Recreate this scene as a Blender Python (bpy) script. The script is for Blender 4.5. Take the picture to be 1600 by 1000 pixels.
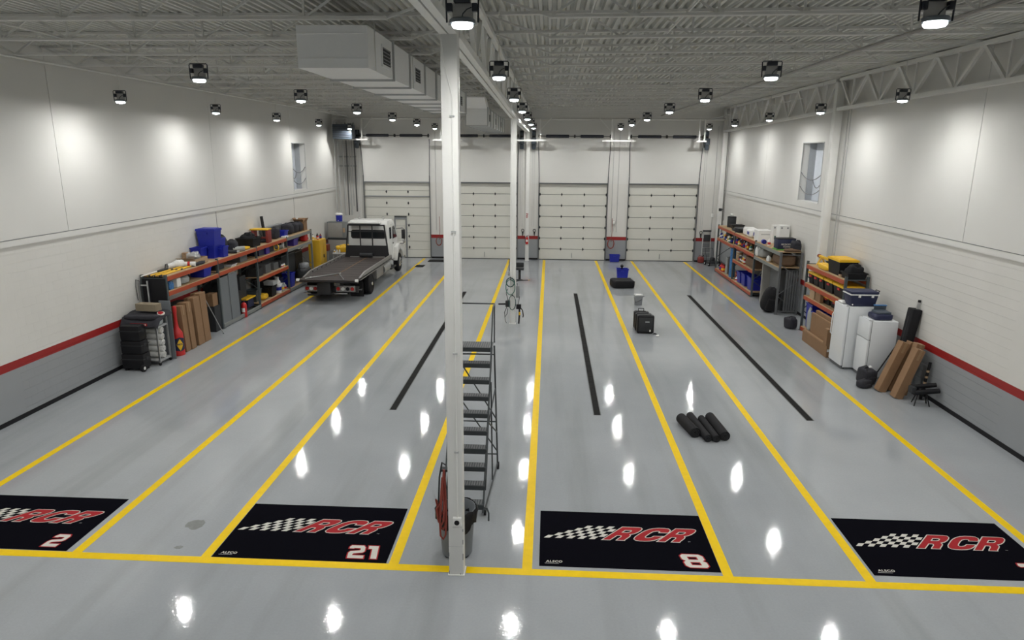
import bpy, bmesh, math, random
from mathutils import Vector, Matrix, Euler
R = random.Random(11)
PI = math.pi
for o in list(bpy.data.objects):
    bpy.data.objects.remove(o, do_unlink=True)
scene = bpy.context.scene
C = scene.collection

# ------------------------------------------------------------------ camera
CAM_H = 5.8901
yaw, pitch, roll, FPX = -0.0523, 0.2400, 0.0065, 1071.56
cy, sy, cp, sp, cr, sr = math.cos(yaw), math.sin(yaw), math.cos(pitch), math.sin(pitch), math.cos(roll), math.sin(roll)
fw = Vector((sy*cp, cy*cp, -sp)); rt = Vector((cy, -sy, 0)); up = rt.cross(fw)
r2 = cr*rt + sr*up; u2 = -sr*rt + cr*up
cam = bpy.data.cameras.new('camera'); camo = bpy.data.objects.new('camera', cam); C.objects.link(camo)
cam.sensor_width = 36; cam.lens = FPX/1600*36; cam.clip_start = .1; cam.clip_end = 200
mw = Matrix((r2, u2, -fw)).transposed().to_4x4(); mw.translation = (0, 0, CAM_H)
camo.matrix_world = mw
scene.camera = camo

# ------------------------------------------------------------------ world and exposure (closed hall: the ceiling lamps give the light)
w = bpy.data.worlds.new('world'); scene.world = w; w.use_nodes = True
w.node_tree.nodes['Background'].inputs[0].default_value = (.5, .55, .6, 1)
w.node_tree.nodes['Background'].inputs[1].default_value = .05
scene.view_settings.view_transform = 'Standard'; scene.view_settings.look = 'None'
scene.view_settings.gamma = 1; scene.view_settings.use_curve_mapping = False
scene.view_settings.exposure = -0.28
LAMP_STRENGTH = 3000.0

# ------------------------------------------------------------------ materials
MATS = {}
def nd(nt, t, **kw):
    n = nt.nodes.new(t)
    for k, v in kw.items(): setattr(n, k, v)
    return n
def mat(name, col, rough=.5, metal=0, var=.08, scale=6, bump=0, bscale=40, spec=.5, coat=0):
    if name in MATS: return MATS[name]
    m = bpy.data.materials.new(name); m.use_nodes = True; nt = m.node_tree; b = nt.nodes['Principled BSDF']
    b.inputs['Roughness'].default_value = rough; b.inputs['Metallic'].default_value = metal
    b.inputs['Specular IOR Level'].default_value = spec
    if coat: b.inputs['Coat Weight'].default_value = coat; b.inputs['Coat Roughness'].default_value = .1
    tc = nd(nt, 'ShaderNodeTexCoord'); no = nd(nt, 'ShaderNodeTexNoise')
    no.inputs['Scale'].default_value = scale; no.inputs['Detail'].default_value = 4
    nt.links.new(tc.outputs['Object'], no.inputs['Vector'])
    mx = nd(nt, 'ShaderNodeMix', data_type='RGBA')
    mx.inputs['A'].default_value = (*[c*(1-var) for c in col], 1); mx.inputs['B'].default_value = (*[min(1, c*(1+var)) for c in col], 1)
    nt.links.new(no.outputs['Fac'], mx.inputs['Factor']); nt.links.new(mx.outputs['Result'], b.inputs['Base Color'])
    if bump:
        n2 = nd(nt, 'ShaderNodeTexNoise'); n2.inputs['Scale'].default_value = bscale; nt.links.new(tc.outputs['Object'], n2.inputs['Vector'])
        bp = nd(nt, 'ShaderNodeBump'); bp.inputs['Strength'].default_value = bump; bp.inputs['Distance'].default_value = .02
        nt.links.new(n2.outputs['Fac'], bp.inputs['Height']); nt.links.new(bp.outputs['Normal'], b.inputs['Normal'])
    MATS[name] = m
    return m
def emit(name, col, s):
    m = bpy.data.materials.new(name); m.use_nodes = True; nt = m.node_tree; nt.nodes.remove(nt.nodes['Principled BSDF'])
    e = nd(nt, 'ShaderNodeEmission'); e.inputs[0].default_value = (*col, 1); e.inputs[1].default_value = s
    nt.links.new(e.outputs[0], nt.nodes['Material Output'].inputs[0]); MATS[name] = m
    return m
def glass(name, col, rough=.05, alpha=.35):
    m = mat(name, col, rough, 0, .02); m.node_tree.nodes['Principled BSDF'].inputs['Transmission Weight'].default_value = 1-alpha
    return m

def floor_mat():
    m = bpy.data.materials.new('floor_epoxy'); m.use_nodes = True; nt = m.node_tree; b = nt.nodes['Principled BSDF']; L = nt.links.new
    tc = nd(nt, 'ShaderNodeTexCoord')
    n1 = nd(nt, 'ShaderNodeTexNoise'); n1.inputs['Scale'].default_value = .22; n1.inputs['Detail'].default_value = 6; n1.inputs['Roughness'].default_value = .6
    n2 = nd(nt, 'ShaderNodeTexNoise'); n2.inputs['Scale'].default_value = 30; n2.inputs['Detail'].default_value = 3
    # long tyre scuffs that run along the bays
    mp = nd(nt, 'ShaderNodeMapping'); mp.inputs['Scale'].default_value = (1.6, .12, 1)
    n3 = nd(nt, 'ShaderNodeTexNoise'); n3.inputs['Scale'].default_value = 1.0; n3.inputs['Detail'].default_value = 5
    L(tc.outputs['Object'], n1.inputs['Vector']); L(tc.outputs['Object'], n2.inputs['Vector']); L(tc.outputs['Object'], mp.inputs[0]); L(mp.outputs[0], n3.inputs['Vector'])
    r1 = nd(nt, 'ShaderNodeValToRGB'); r1.color_ramp.elements[0].position = .3; r1.color_ramp.elements[1].position = .7
    r1.color_ramp.elements[0].color = (.295, .313, .331, 1); r1.color_ramp.elements[1].color = (.362, .380, .396, 1)
    L(n1.outputs['Fac'], r1.inputs[0])
    r3 = nd(nt, 'ShaderNodeValToRGB'); r3.color_ramp.elements[0].position = .32; r3.color_ramp.elements[1].position = .5
    r3.color_ramp.elements[0].color = (.87, .87, .86, 1); r3.color_ramp.elements[1].color = (1, 1, 1, 1)
    L(n3.outputs['Fac'], r3.inputs[0])
    mx = nd(nt, 'ShaderNodeMix', data_type='RGBA', blend_type='MULTIPLY'); mx.inputs['Factor'].default_value = 1
    L(r1.outputs[0], mx.inputs['A']); L(r3.outputs[0], mx.inputs['B'])
    r2 = nd(nt, 'ShaderNodeValToRGB'); r2.color_ramp.elements[0].color = (.93, .93, .93, 1); r2.color_ramp.elements[1].color = (1.06, 1.06, 1.06, 1)
    L(n2.outputs['Fac'], r2.inputs[0])
    m2 = nd(nt, 'ShaderNodeMix', data_type='RGBA', blend_type='MULTIPLY'); m2.inputs['Factor'].default_value = 1
    L(mx.outputs['Result'], m2.inputs['A']); L(r2.outputs[0], m2.inputs['B']); L(m2.outputs['Result'], b.inputs['Base Color'])
    rr = nd(nt, 'ShaderNodeMapRange'); rr.inputs['To Min'].default_value = .035; rr.inputs['To Max'].default_value = .095
    L(n1.outputs['Fac'], rr.inputs['Value']); L(rr.outputs[0], b.inputs['Roughness'])
    n4 = nd(nt, 'ShaderNodeTexNoise'); n4.inputs['Scale'].default_value = 21; n4.inputs['Detail'].default_value = 2
    L(tc.outputs['Object'], n4.inputs['Vector'])
    bp = nd(nt, 'ShaderNodeBump'); bp.inputs['Strength'].default_value = .17; bp.inputs['Distance'].default_value = .005
    b.inputs['Specular IOR Level'].default_value = .32
    L(n4.outputs['Fac'], bp.inputs['Height']); L(bp.outputs[0], b.inputs['Normal'])
    MATS['floor'] = m; return m
def band_mat():
    # painted masonry: black base line, grey dado, red stripe, white above (paint bands at fixed heights)
    m = bpy.data.materials.new('painted_block'); m.use_nodes = True; nt = m.node_tree; b = nt.nodes['Principled BSDF']; L = nt.links.new
    g = nd(nt, 'ShaderNodeNewGeometry'); sx = nd(nt, 'ShaderNodeSeparateXYZ'); L(g.outputs['Position'], sx.inputs[0])
    mr = nd(nt, 'ShaderNodeMapRange'); mr.inputs['From Max'].default_value = 4; L(sx.outputs[2], mr.inputs['Value'])
    rp = nd(nt, 'ShaderNodeValToRGB'); cr_ = rp.color_ramp; cr_.interpolation = 'CONSTANT'
    cr_.elements[0].position = 0; cr_.elements[0].color = (.30, .315, .33, 1)
    cr_.elements[1].position = 1.155/4; cr_.elements[1].color = (.30, .012, .012, 1)
    e = cr_.elements.new(1.33/4); e.color = (.69, .68, .65, 1)
    L(mr.outputs[0], rp.inputs[0])
    no = nd(nt, 'ShaderNodeTexNoise'); no.inputs['Scale'].default_value = 1.3; no.inputs['Detail'].default_value = 6; L(g.outputs['Position'], no.inputs['Vector'])
    r2 = nd(nt, 'ShaderNodeValToRGB'); r2.color_ramp.elements[0].color = (.93, .93, .92, 1); r2.color_ramp.elements[1].color = (1.03, 1.03, 1.03, 1); L(no.outputs['Fac'], r2.inputs[0])
    mx = nd(nt, 'ShaderNodeMix', data_type='RGBA', blend_type='MULTIPLY'); mx.inputs['Factor'].default_value = 1
    L(rp.outputs[0], mx.inputs['A']); L(r2.outputs[0], mx.inputs['B']); L(mx.outputs['Result'], b.inputs['Base Color'])
    b.inputs['Roughness'].default_value = .45
    MATS['band'] = m; return m
floor_mat(); band_mat()
WHITE = (.74, .735, .71)
mat('wall_white', (.69, .685, .66), .55, var=.03, scale=.8); mat('steel_white', (.78, .78, .755), .45, var=.05, scale=3); mat('deck_white', (.55, .555, .525), .55, var=.06, scale=2)
mat('joist_white', (.64, .64, .615), .5, var=.06); mat('door_white', (.66, .655, .60), .45, var=.05, scale=1.5); mat('duct_white', (.84, .85, .85), .4, var=.03)
mat('yellow_paint', (.80, .54, .006), .35, var=.10, scale=9, spec=.08); mat('black', (.010, .010, .012), .5, spec=.25); mat('rubber', (.014, .014, .016), .75, spec=.2, bump=.15, bscale=120)
mat('mat_black', (.0035, .0035, .006), .95, var=.35, scale=60, spec=.02); mat('print_red', (.33, .012, .017), .75, var=.12, scale=30, spec=.2); mat('print_white', (.58, .565, .52), .75, var=.06, scale=40, spec=.2)
mat('charcoal', (.035, .037, .04), .6, spec=.25); mat('grey', (.24, .25, .26), .5); mat('dgrey', (.11, .115, .12), .5); mat('lgrey', (.45, .46, .46), .5)
mat('orange', (.38, .062, .018), .45, var=.18, scale=5); mat('rack_green', (.06, .075, .08), .5); mat('rack_grey', (.20, .21, .20), .5); mat('wood_deck', (.42, .29, .16), .7, var=.2, scale=4)
mat('blue_tote', (.012, .022, .33), .35); mat('navy', (.015, .02, .06), .5); mat('card', (.25, .145, .075), .8, var=.12, scale=4); mat('card_light', (.40, .28, .17), .8, var=.1)
mat('tape', (.30, .19, .10), .4); mat('white', (.78, .78, .76), .45, var=.03); mat('fridge', (.72, .74, .76), .35, var=.02); mat('red', (.50, .02, .02), .4); mat('dred', (.22, .03, .025), .5)
mat('yellow', (.80, .48, .02), .45); mat('cabinet_yellow', (.66, .40, .03), .4, var=.08); mat('silver', (.55, .56, .57), .3, .9); mat('chrome', (.75, .75, .75), .15, 1.0)
mat('tan', (.23, .19, .13), .8); mat('cloth_black', (.025, .025, .032), .9, var=.3, scale=12, bump=.4, bscale=8); mat('green', (.10, .33, .05), .5); mat('green_dark', (.02, .12, .09), .5)
mat('teal_hose', (.012, .06, .06), .5); mat('red_hose', (.25, .045, .03), .55); mat('truck_white', (.76, .76, .74), .25, var=.03, coat=.5); mat('truck_bed', (.055, .045, .042), .65, var=.3, scale=2, bump=.1, spec=.25); mat('truck_black', (.02, .02, .022), .4)
mat('rail_grey', (.30, .29, .28), .35, .5); mat('window_dark', (.02, .024, .028), .08); mat('spring', (.022, .024, .035), .5); mat('operator_blue', (.05, .065, .085), .4); mat('ladder_grey', (.045, .052, .056), .5, var=.12, spec=.3)
mat('purple', (.05, .03, .25), .4); mat('clear', (.45, .50, .52), .2); mat('pattern_blue', (.05, .18, .42), .5, var=.7, scale=18); mat('brown', (.14, .085, .05), .8, var=.25); mat('cloth_grey', (.33, .34, .33), .9, bump=.4, bscale=10)
mat('cloth_white', (.68, .68, .66), .9, var=.1, bump=.5, bscale=10); mat('cabinet_grey', (.17, .18, .18), .45); mat('panel_grey', (.16, .175, .19), .5, var=.05); mat('plate', (.30, .29, .27), .5); mat('niche', (.40, .42, .44), .5); mat('niche_back', (.66, .70, .76), .4)
mat('drain', (.016, .016, .016), .8, spec=.1); mat('lens_off', (.9, .9, .9), .2); mat('amber', (.7, .3, .03), .3); mat('tail_red', (.40, .02, .02), .25); mat('gasket', (.02, .02, .02), .7); mat('stain', (.17, .18, .175), .5, var=.3, scale=12)
mat('conduit', (.50, .50, .49), .4, .3); mat('conduit_dark', (.10, .10, .10), .4); mat('galv', (.42, .43, .43), .35, .6); mat('lamp_black', (.016, .02, .03), .4); mat('lamp_grey', (.13, .15, .17), .4)
emit('lamp_lens', (1.0, .992, .962), LAMP_STRENGTH); emit('lamp_glass', (.93, 1.0, 1.0), 6.0)

# ------------------------------------------------------------------ mesh helpers
class MB:
    def __init__(s): s.v = []; s.f = []; s.m = []
    def add(s, vs, fs, mi=0):
        n = len(s.v); s.v += [tuple(v) for v in vs]; s.f += [tuple(i+n for i in f) for f in fs]; s.m += [mi]*len(fs); return s
    def bx(s, x0, x1, y0, y1, z0, z1, mi=0):
        return s.add([(x0,y0,z0),(x1,y0,z0),(x1,y1,z0),(x0,y1,z0),(x0,y0,z1),(x1,y0,z1),(x1,y1,z1),(x0,y1,z1)],
                     [(0,3,2,1),(4,5,6,7),(0,1,5,4),(1,2,6,5),(2,3,7,6),(3,0,4,7)], mi)
    def box(s, c, d, mi=0):
        return s.bx(c[0]-d[0]/2, c[0]+d[0]/2, c[1]-d[1]/2, c[1]+d[1]/2, c[2]-d[2]/2, c[2]+d[2]/2, mi)
    def taper(s, x, y, z0, z1, b, t, mi=0, cap=True):          # b, t = (half x, half y) at bottom and top
        return s.add([(x-b[0],y-b[1],z0),(x+b[0],y-b[1],z0),(x+b[0],y+b[1],z0),(x-b[0],y+b[1],z0),(x-t[0],y-t[1],z1),(x+t[0],y-t[1],z1),(x+t[0],y+t[1],z1),(x-t[0],y+t[1],z1)],
                     [(0,3,2,1)] + ([(4,5,6,7)] if cap else []) + [(0,1,5,4),(1,2,6,5),(2,3,7,6),(3,0,4,7)], mi)
    def cyl(s, a, b, r, n=10, rb=None, mi=0, caps=True):
        a = Vector(a); b = Vector(b); rb = r if rb is None else rb; d = (b-a).normalized()
        u = d.orthogonal().normalized(); v = d.cross(u); vs = []
        for P, q in ((a, r), (b, rb)):
            vs += [P + (u*math.cos(2*PI*i/n) + v*math.sin(2*PI*i/n))*q for i in range(n)]
        fs = [(i, (i+1) % n, n+(i+1) % n, n+i) for i in range(n)]
        if caps: fs += [tuple(range(n-1, -1, -1)), tuple(range(n, 2*n))]
        return s.add(vs, fs, mi)
    def tube(s, pts, r, n=7, mi=0, closed=False):
        P = [Vector(p) for p in pts]; N = len(P); rings = []; ref = None
        for i in range(N):
            if closed: d = P[(i+1) % N]-P[i-1]
            else: d = P[min(i+1, N-1)]-P[max(i-1, 0)]
            if d.length < 1e-9: d = Vector((0, 0, 1))
            d.normalize()
            if ref is None: ref = d.orthogonal().normalized()
            u = ref - d*ref.dot(d)
            u = u.normalized() if u.length > 1e-6 else d.orthogonal().normalized()
            ref = u; v = d.cross(u)
            rings.append([P[i] + (u*math.cos(2*PI*k/n) + v*math.sin(2*PI*k/n))*r for k in range(n)])
        vs = [q for g in rings for q in g]; fs = []
        for i in range(N if closed else N-1):
            j = (i+1) % N
            fs += [(i*n+k, i*n+(k+1) % n, j*n+(k+1) % n, j*n+k) for k in range(n)]
        if not closed: fs += [tuple(range(n-1, -1, -1)), tuple((N-1)*n+k for k in range(n))]
        return s.add(vs, fs, mi)
    def lathe(s, prof, c=(0, 0, 0), n=16, mi=0, ax='z'):
        vs = []
        for r, z in prof:
            for k in range(n):
                a = 2*PI*k/n; x, y = r*math.cos(a), r*math.sin(a)
                q = (x, y, z) if ax == 'z' else ((z, x, y) if ax == 'x' else (x, z, y))
                vs.append((c[0]+q[0], c[1]+q[1], c[2]+q[2]))
        fs = []
        for i in range(len(prof)-1):
            for k in range(n): fs.append((i*n+k, i*n+(k+1) % n, (i+1)*n+(k+1) % n, (i+1)*n+k))
        if prof[0][0] > 1e-6: fs.append(tuple(range(n-1, -1, -1)))
        if prof[-1][0] > 1e-6: fs.append(tuple((len(prof)-1)*n+k for k in range(n)))
        return s.add(vs, fs, mi)
    def bar(s, a, b, w, h, mi=0):                              # square bar between two points
        a = Vector(a); b = Vector(b); d = (b-a).normalized(); upv = Vector((0, 0, 1)) if abs(d.z) < .95 else Vector((0, 1, 0))
        u = d.cross(upv).normalized()*w/2; v = u.cross(d).normalized()*h/2
        vs = [a-u-v, a+u-v, a+u+v, a-u+v, b-u-v, b+u-v, b+u+v, b-u+v]
        return s.add(vs, [(0,3,2,1),(4,5,6,7),(0,1,5,4),(1,2,6,5),(2,3,7,6),(3,0,4,7)], mi)
    def prism(s, poly, y0, y1, axis='y', mi=0):                # poly in the two other axes, extruded along axis
        n = len(poly); mk = {'y': lambda a, b, t: (a, t, b), 'x': lambda a, b, t: (t, a, b), 'z': lambda a, b, t: (a, b, t)}[axis]
        vs = [mk(a, b, y0) for a, b in poly] + [mk(a, b, y1) for a, b in poly]
        fs = [tuple(range(n)), tuple(range(2*n-1, n-1, -1))] + [(i, n+i, n+(i+1) % n, (i+1) % n) for i in range(n)]
        return s.add(vs, fs, mi)
    def soft(s, c, d, e=.5, seed=0, amp=.05, nu=22, nv=12, flat=True, mi=0):   # rounded, slightly lumpy volume standing on its base
        rr = random.Random(seed); ph = [rr.uniform(0, 6.28) for _ in range(6)]; vs = []
        sg = lambda t, p: math.copysign(abs(t)**p, t)
        for i in range(nv+1):
            v = -PI/2 + PI*i/nv
            for k in range(nu):
                u = 2*PI*k/nu
                x = sg(math.cos(v), e)*sg(math.cos(u), e); y = sg(math.cos(v), e)*sg(math.sin(u), e); z = sg(math.sin(v), e)
                q = 1 + amp*(math.sin(3*u+ph[0]+2*v)+math.sin(5*u+ph[1])*math.cos(2*v+ph[2])+math.sin(4*v+ph[3]+u))/2*(.5+.5*math.sin(v))
                vs.append((c[0]+x*q*d[0]/2, c[1]+y*q*d[1]/2, c[2]+max(0, (z*q+1)/2)*d[2]))
        fs = [(i*nu+k, i*nu+(k+1) % nu, (i+1)*nu+(k+1) % nu, (i+1)*nu+k) for i in range(nv) for k in range(nu)]
        return s.add(vs, fs, mi)
def mesh(name, mb, mats, bevel=0, smooth=35, segs=2):
    me = bpy.data.meshes.new(name); me.from_pydata(mb.v, [], mb.f)
    for m in (mats if isinstance(mats, (list, tuple)) else [mats]): me.materials.append(MATS[m] if isinstance(m, str) else m)
    if len(me.materials) > 1: me.polygons.foreach_set('material_index', mb.m)
    bm = bmesh.new(); bm.from_mesh(me); bmesh.ops.recalc_face_normals(bm, faces=bm.faces)
    if bevel: bmesh.ops.bevel(bm, geom=list(bm.edges), offset=bevel, segments=segs, profile=.5, affect='EDGES', clamp_overlap=True)
    bm.to_mesh(me); bm.free()
    if smooth:
        me.polygons.foreach_set('use_smooth', [True]*len(me.polygons)); me.set_sharp_from_angle(angle=math.radians(smooth))
    me.update()
    return me
def put(name, me, parent=None, loc=(0, 0, 0), rot=(0, 0, 0), kind=None):
    o = bpy.data.objects.new(name, me); C.objects.link(o); o.location = loc; o.rotation_euler = rot
    if parent: o.parent = parent
    if kind: o['kind'] = kind
    return o
def obj(name, mb, m, parent=None, loc=(0, 0, 0), rot=(0, 0, 0), bevel=0, smooth=35, label=None, segs=2):
    o = put(name, mesh(name, mb, m, bevel, smooth, segs), parent, loc, rot)
    if label: o['label'] = label
    return o
def tag(o, label, cat, group=None):
    o['label'] = label; o['category'] = cat
    if group: o['group'] = group
    return o
def thing(name, label, cat, loc=(0, 0, 0), rz=0, group=None, rot=None):
    o = bpy.data.objects.new(name, None); C.objects.link(o); o.location = loc; o.rotation_euler = rot or (0, 0, rz); o.empty_display_size = .1
    return tag(o, label, cat, group)
def struct(name, mb, m, bevel=0, smooth=0, parent=None):
    o = obj(name, mb, m, parent, bevel=bevel, smooth=smooth)
    if not parent: o['kind'] = 'structure'
    return o
def shell(name, kind='structure'):
    o = bpy.data.objects.new(name, None); C.objects.link(o); o['kind'] = kind; return o
def dup(root, loc, rz=None, label=None, parent=None):
    r = root.copy(); C.objects.link(r); r.location = loc
    if rz is not None: r.rotation_euler = (0, 0, rz)
    if label: r['label'] = label
    for ch in list(root.children):
        c = ch.copy(); C.objects.link(c); c.parent = r
        for g in list(ch.children):
            d = g.copy(); C.objects.link(d); d.parent = c
    return r
ORD = ['first', 'second', 'third', 'fourth', 'fifth', 'sixth', 'seventh', 'eighth', 'ninth', 'tenth', 'eleventh', 'twelfth', 'thirteenth', 'fourteenth', 'fifteenth', 'sixteenth', 'seventeenth', 'eighteenth']
def flat_poly(splines, grow=0):
    """2D outline with holes -> (verts, faces) of a flat filled mesh"""
    cu = bpy.data.curves.new('outline', 'CURVE'); cu.dimensions = '2D'; cu.fill_mode = 'BOTH'; cu.offset = grow
    for pts in splines:
        sp_ = cu.splines.new('POLY'); sp_.points.add(len(pts)-1); sp_.use_cyclic_u = True
        for q, (x, y) in zip(sp_.points, pts): q.co = (x, y, 0, 1)
    o = bpy.data.objects.new('outline', cu); me = o.to_mesh()
    v = [tuple(q.co) for q in me.vertices]; f = [tuple(q.vertices) for q in me.polygons]
    o.to_mesh_clear(); bpy.data.objects.remove(o); bpy.data.curves.remove(cu)
    return v, f
def text_geo(t, size, shear=0, grow=0, align='CENTER', space=1):
    cu = bpy.data.curves.new('lettering', 'FONT'); cu.body = t; cu.size = size; cu.shear = shear; cu.offset = grow; cu.align_x = align; cu.align_y = 'CENTER'; cu.resolution_u = 3; cu.space_character = space
    o = bpy.data.objects.new('lettering', cu); me = o.to_mesh()
    v = [tuple(q.co) for q in me.vertices]; f = [tuple(q.vertices) for q in me.polygons]
    o.to_mesh_clear(); bpy.data.objects.remove(o); bpy.data.curves.remove(cu)
    return v, f
def flat_obj(name, geo, m, parent, loc=(0, 0, 0), rot=(0, 0, 0), sc=(1, 1)):
    me = bpy.data.meshes.new(name); me.from_pydata([(x*sc[0], y*sc[1], z) for x, y, z in geo[0]], [], geo[1]); me.materials.append(MATS[m])
    o = put(name, me, parent, loc, rot)
    return o
# ================================================================== the hall
XL, XR, YW, ZD, Y0 = -11.73, 9.48, 38.47, 8.17, -6.0
def zd(x): return ZD + .01*max(0, x+1.22)

# floor with its painted bay lines
fl = struct('floor', MB().bx(XL-.4, XR+.4, Y0-.2, YW+.5, -.15, 0), 'floor')
def line(x0, x1, y0, y1): obj('painted_line', MB().bx(x0, x1, y0, y1, 0, .003), 'yellow_paint', fl, smooth=0)
LX = [-9.817, -6.996, -5.0145, -2.1814, -.2195, 2.669, 4.6637, 7.5856]
for x in LX: line(x-.072, x+.072, 8.835, 38.35)
line(XL+.02, -1.34, 8.68, 8.835); line(-1.10, XR-.02, 8.68, 8.835)
for x, y, a, b, s in ((-5.62, 9.72, .17, .16, 3), (-5.55, 9.06, .07, .05, 5)):
    rr = random.Random(s); n = 18
    obj('floor_stain', MB().prism([(x+a*math.cos(6.2832*k/n)*rr.uniform(.7, 1.1), y+b*math.sin(6.2832*k/n)*rr.uniform(.7, 1.1)) for k in range(n)], 0, .0012, 'z'), 'stain', fl, smooth=0)

# block walls: 19 courses of painted block below the ledge, smooth tilt-up panels above it
CH, BL = 3.85/19, .406
bw = mesh('block', MB().bx(-.03, 0, .0004, BL-.0004, .005, CH-.005), 'band', smooth=0)
bh = mesh('half_block', MB().bx(-.03, 0, .0004, BL/2-.0004, .005, CH-.005), 'band', smooth=0)
BY0, BN = 14.0, 15
def block_wall(name, X, sgn):
    sh = shell(name)
    obj('backing', MB().bx(min(X-sgn*.005, X-sgn*.30), max(X-sgn*.005, X-sgn*.30), BY0, YW+.4, -.15, 3.86), 'band', sh, smooth=0)
    obj('backing', MB().bx(min(X, X-sgn*.30), max(X, X-sgn*.30), Y0-.2, BY0, -.15, 3.86), 'band', sh, smooth=0)
    rest = MB()
    for c in range(19):
        z = c*CH; off = BL/2 if c % 2 else 0
        if off: put('block', bh, sh, (X, BY0, z), (0, 0, 0 if sgn > 0 else 0)).scale = (sgn, 1, 1)
        for k in range(61):
            y = BY0+off+k*BL
            if y+BL > YW+.01: break
            if k < BN: put('block', bw, sh, (X, y, z)).scale = (sgn, 1, 1)
            else:
                x0, x1 = sorted((X, X-sgn*.03)); rest.bx(x0, x1, y+.0004, y+BL-.0004, z+.005, z+CH-.005)
    o = obj('far_blocks', rest, 'band', sh, smooth=0); o['kind'] = 'stuff'
    return sh
wl = block_wall('wall_left', XL, 1); wr = block_wall('wall_right', XR, -1)
def panel(sh, X, sgn, y0, y1, hole=None):
    X = X+sgn*.035; x0, x1 = sorted((X, X-sgn*.255)); m = MB(); g = .007; z0, z1 = 3.965, 8.6
    if not hole: m.bx(x0, x1, y0+g, y1-g, z0, z1)
    else:
        a, b, c, d = hole
        # one slab with a doorway-sized opening, front, back and reveals in a single skin
        pts = [(y0+g, z0), (y1-g, z0), (y1-g, z1), (y0+g, z1)]; q = [(a, c), (b, c), (b, d), (a, d)]
        vs = [(X, *p_) for p_ in pts+q] + [(X-sgn*.255, *p_) for p_ in pts+q]
        fs = []
        for i in range(4):
            j = (i+1) % 4
            fs += [(i, j, 4+j, 4+i), (8+i, 12+i, 12+j, 8+j), (4+i, 4+j, 12+j, 12+i), (i, 8+i, 8+j, j)]
        m.add(vs, fs)
    obj('wall_panel', m, 'wall_white', sh, smooth=0)
LW = (31.42, 33.12, 4.12, 6.22); RW = (24.95, 26.98, 4.2, 6.28)
for a, b in ((Y0-.2, 1), (1, 8.6), (8.6, 16.17), (16.17, 23.87)): panel(wl, XL, 1, a, b)
panel(wl, XL, 1, 23.87, 31.35); panel(wl, XL, 1, 31.35, YW+.4, LW)
for a, b in ((Y0-.2, 1), (1, 8.6), (8.6, 16.17), (16.17, 23.87)): panel(wr, XR, -1, a, b)
panel(wr, XR, -1, 23.87, 31.35, RW); panel(wr, XR, -1, 31.35, YW+.4)
for nm, X, s in (('left', XL, 1), ('right', XR, -1)):
    n = 1 if s > 0 else 2
    struct('trim_%d' % n, MB().bx(*sorted((X-s*.02, X+s*.040)), Y0, YW-.01, 3.815, 3.945), 'wall_white')
    struct('trim_%d' % (n+2), MB().bx(*sorted((X-s*.02, X+s*.012)), Y0, YW-.01, 3.94, 3.97), 'grey')
    struct('baseboard_'+nm, MB().bx(*sorted((X-s*.01, X+s*.014)), Y0, YW-.01, 0, .10), 'black')
# thin joint lines down the left block wall
for i, (Y, z0) in enumerate(((23.8, 0.), (31.35, 0.))):
    struct('trim_%d' % (5+i), MB().bx(XL-.005, XL+.004, Y-.012, Y+.012, z0+.1, 3.79), 'dgrey')

# the two openings high in the side walls, each with a grey door at the back and safety chains
def niche(n, X, s, hole):
    a, b, c, d = hole
    wd = shell('window_%d' % n); X += s*.035; xb = X-s*.50; xo = X-s*.25
    x0, x1 = sorted((xo, xb))
    for args in ((x0, x1, a-.03, a, c-.03, d+.03), (x0, x1, b, b+.03, c-.03, d+.03), (x0, x1, a, b, d, d+.03), (x0, x1, a, b, c-.03, c)):
        obj('reveal', MB().bx(*args), 'niche', wd, smooth=0)
    obj('door_leaf', MB().bx(*sorted((xb, xb-s*.04)), a-.02, b+.02, c-.02, d+.02), 'niche_back', wd, smooth=0)
    ym = a+(b-a)*(.62 if s > 0 else .5)
    obj('leaf_joint', MB().bx(*sorted((xb+s*.006, xb)), ym-.012, ym+.012, c, d), 'dgrey', wd, smooth=0)
    obj('door_handle', MB().bx(*sorted((xb+s*.05, xb)), a+(b-a)*.38, a+(b-a)*.46, c+.84, c+.93), 'dgrey', wd, bevel=.01)
    for z, dx in ((c+1.02, .0), (c+.74, -.45), (c+.5, .0)):
        pts = [(X-s*(.03-dx*(t/8)), a+(b-a)*t/8, z-.25*4*(t/8)*(1-t/8)) for t in range(9)]
        obj('safety_chain', MB().tube(pts, .013, 6), 'dgrey', wd)
    for t in (a, b): obj('frame_edge', MB().bx(*sorted((X-s*.002, X+s*.008)), t-.02, t+.02, c-.02, d+.02), 'lgrey', wd, smooth=0)
    obj('frame_edge', MB().bx(*sorted((X-s*.002, X+s*.008)), a-.02, b+.02, d, d+.03), 'lgrey', wd, smooth=0)
niche(1, XL, 1, LW); niche(2, XR, -1, RW)

# far wall with four bay openings
DOORS = [(-10.33, -6.66), (-5.43, -1.78), (-.55, 3.18), (4.36, 8.09)]
DH = 4.24
m = MB(); xs = [XL-.3] + [q for d in DOORS for q in d] + [XR+.3]
wb = shell('wall_back')
for i in range(0, len(xs), 2): obj('pier', MB().bx(xs[i], xs[i+1], YW, YW+.4, -.15, DH), 'band', wb, smooth=0)
obj('upper_wall', MB().bx(XL-.3, XR+.3, YW, YW+.4, DH, 8.6), 'wall_white', wb, smooth=0)
struct('wall_front', MB().bx(XL-.3, XR+.3, Y0-.4, Y0, -.15, 8.6), 'wall_white')
for i in range(0, len(xs), 2):
    struct('trim_%d' % (7+i//2), MB().bx(max(xs[i], XL+.015), min(xs[i+1], XR-.015), YW-.012, YW+.005, 0, .10), 'black')

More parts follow.
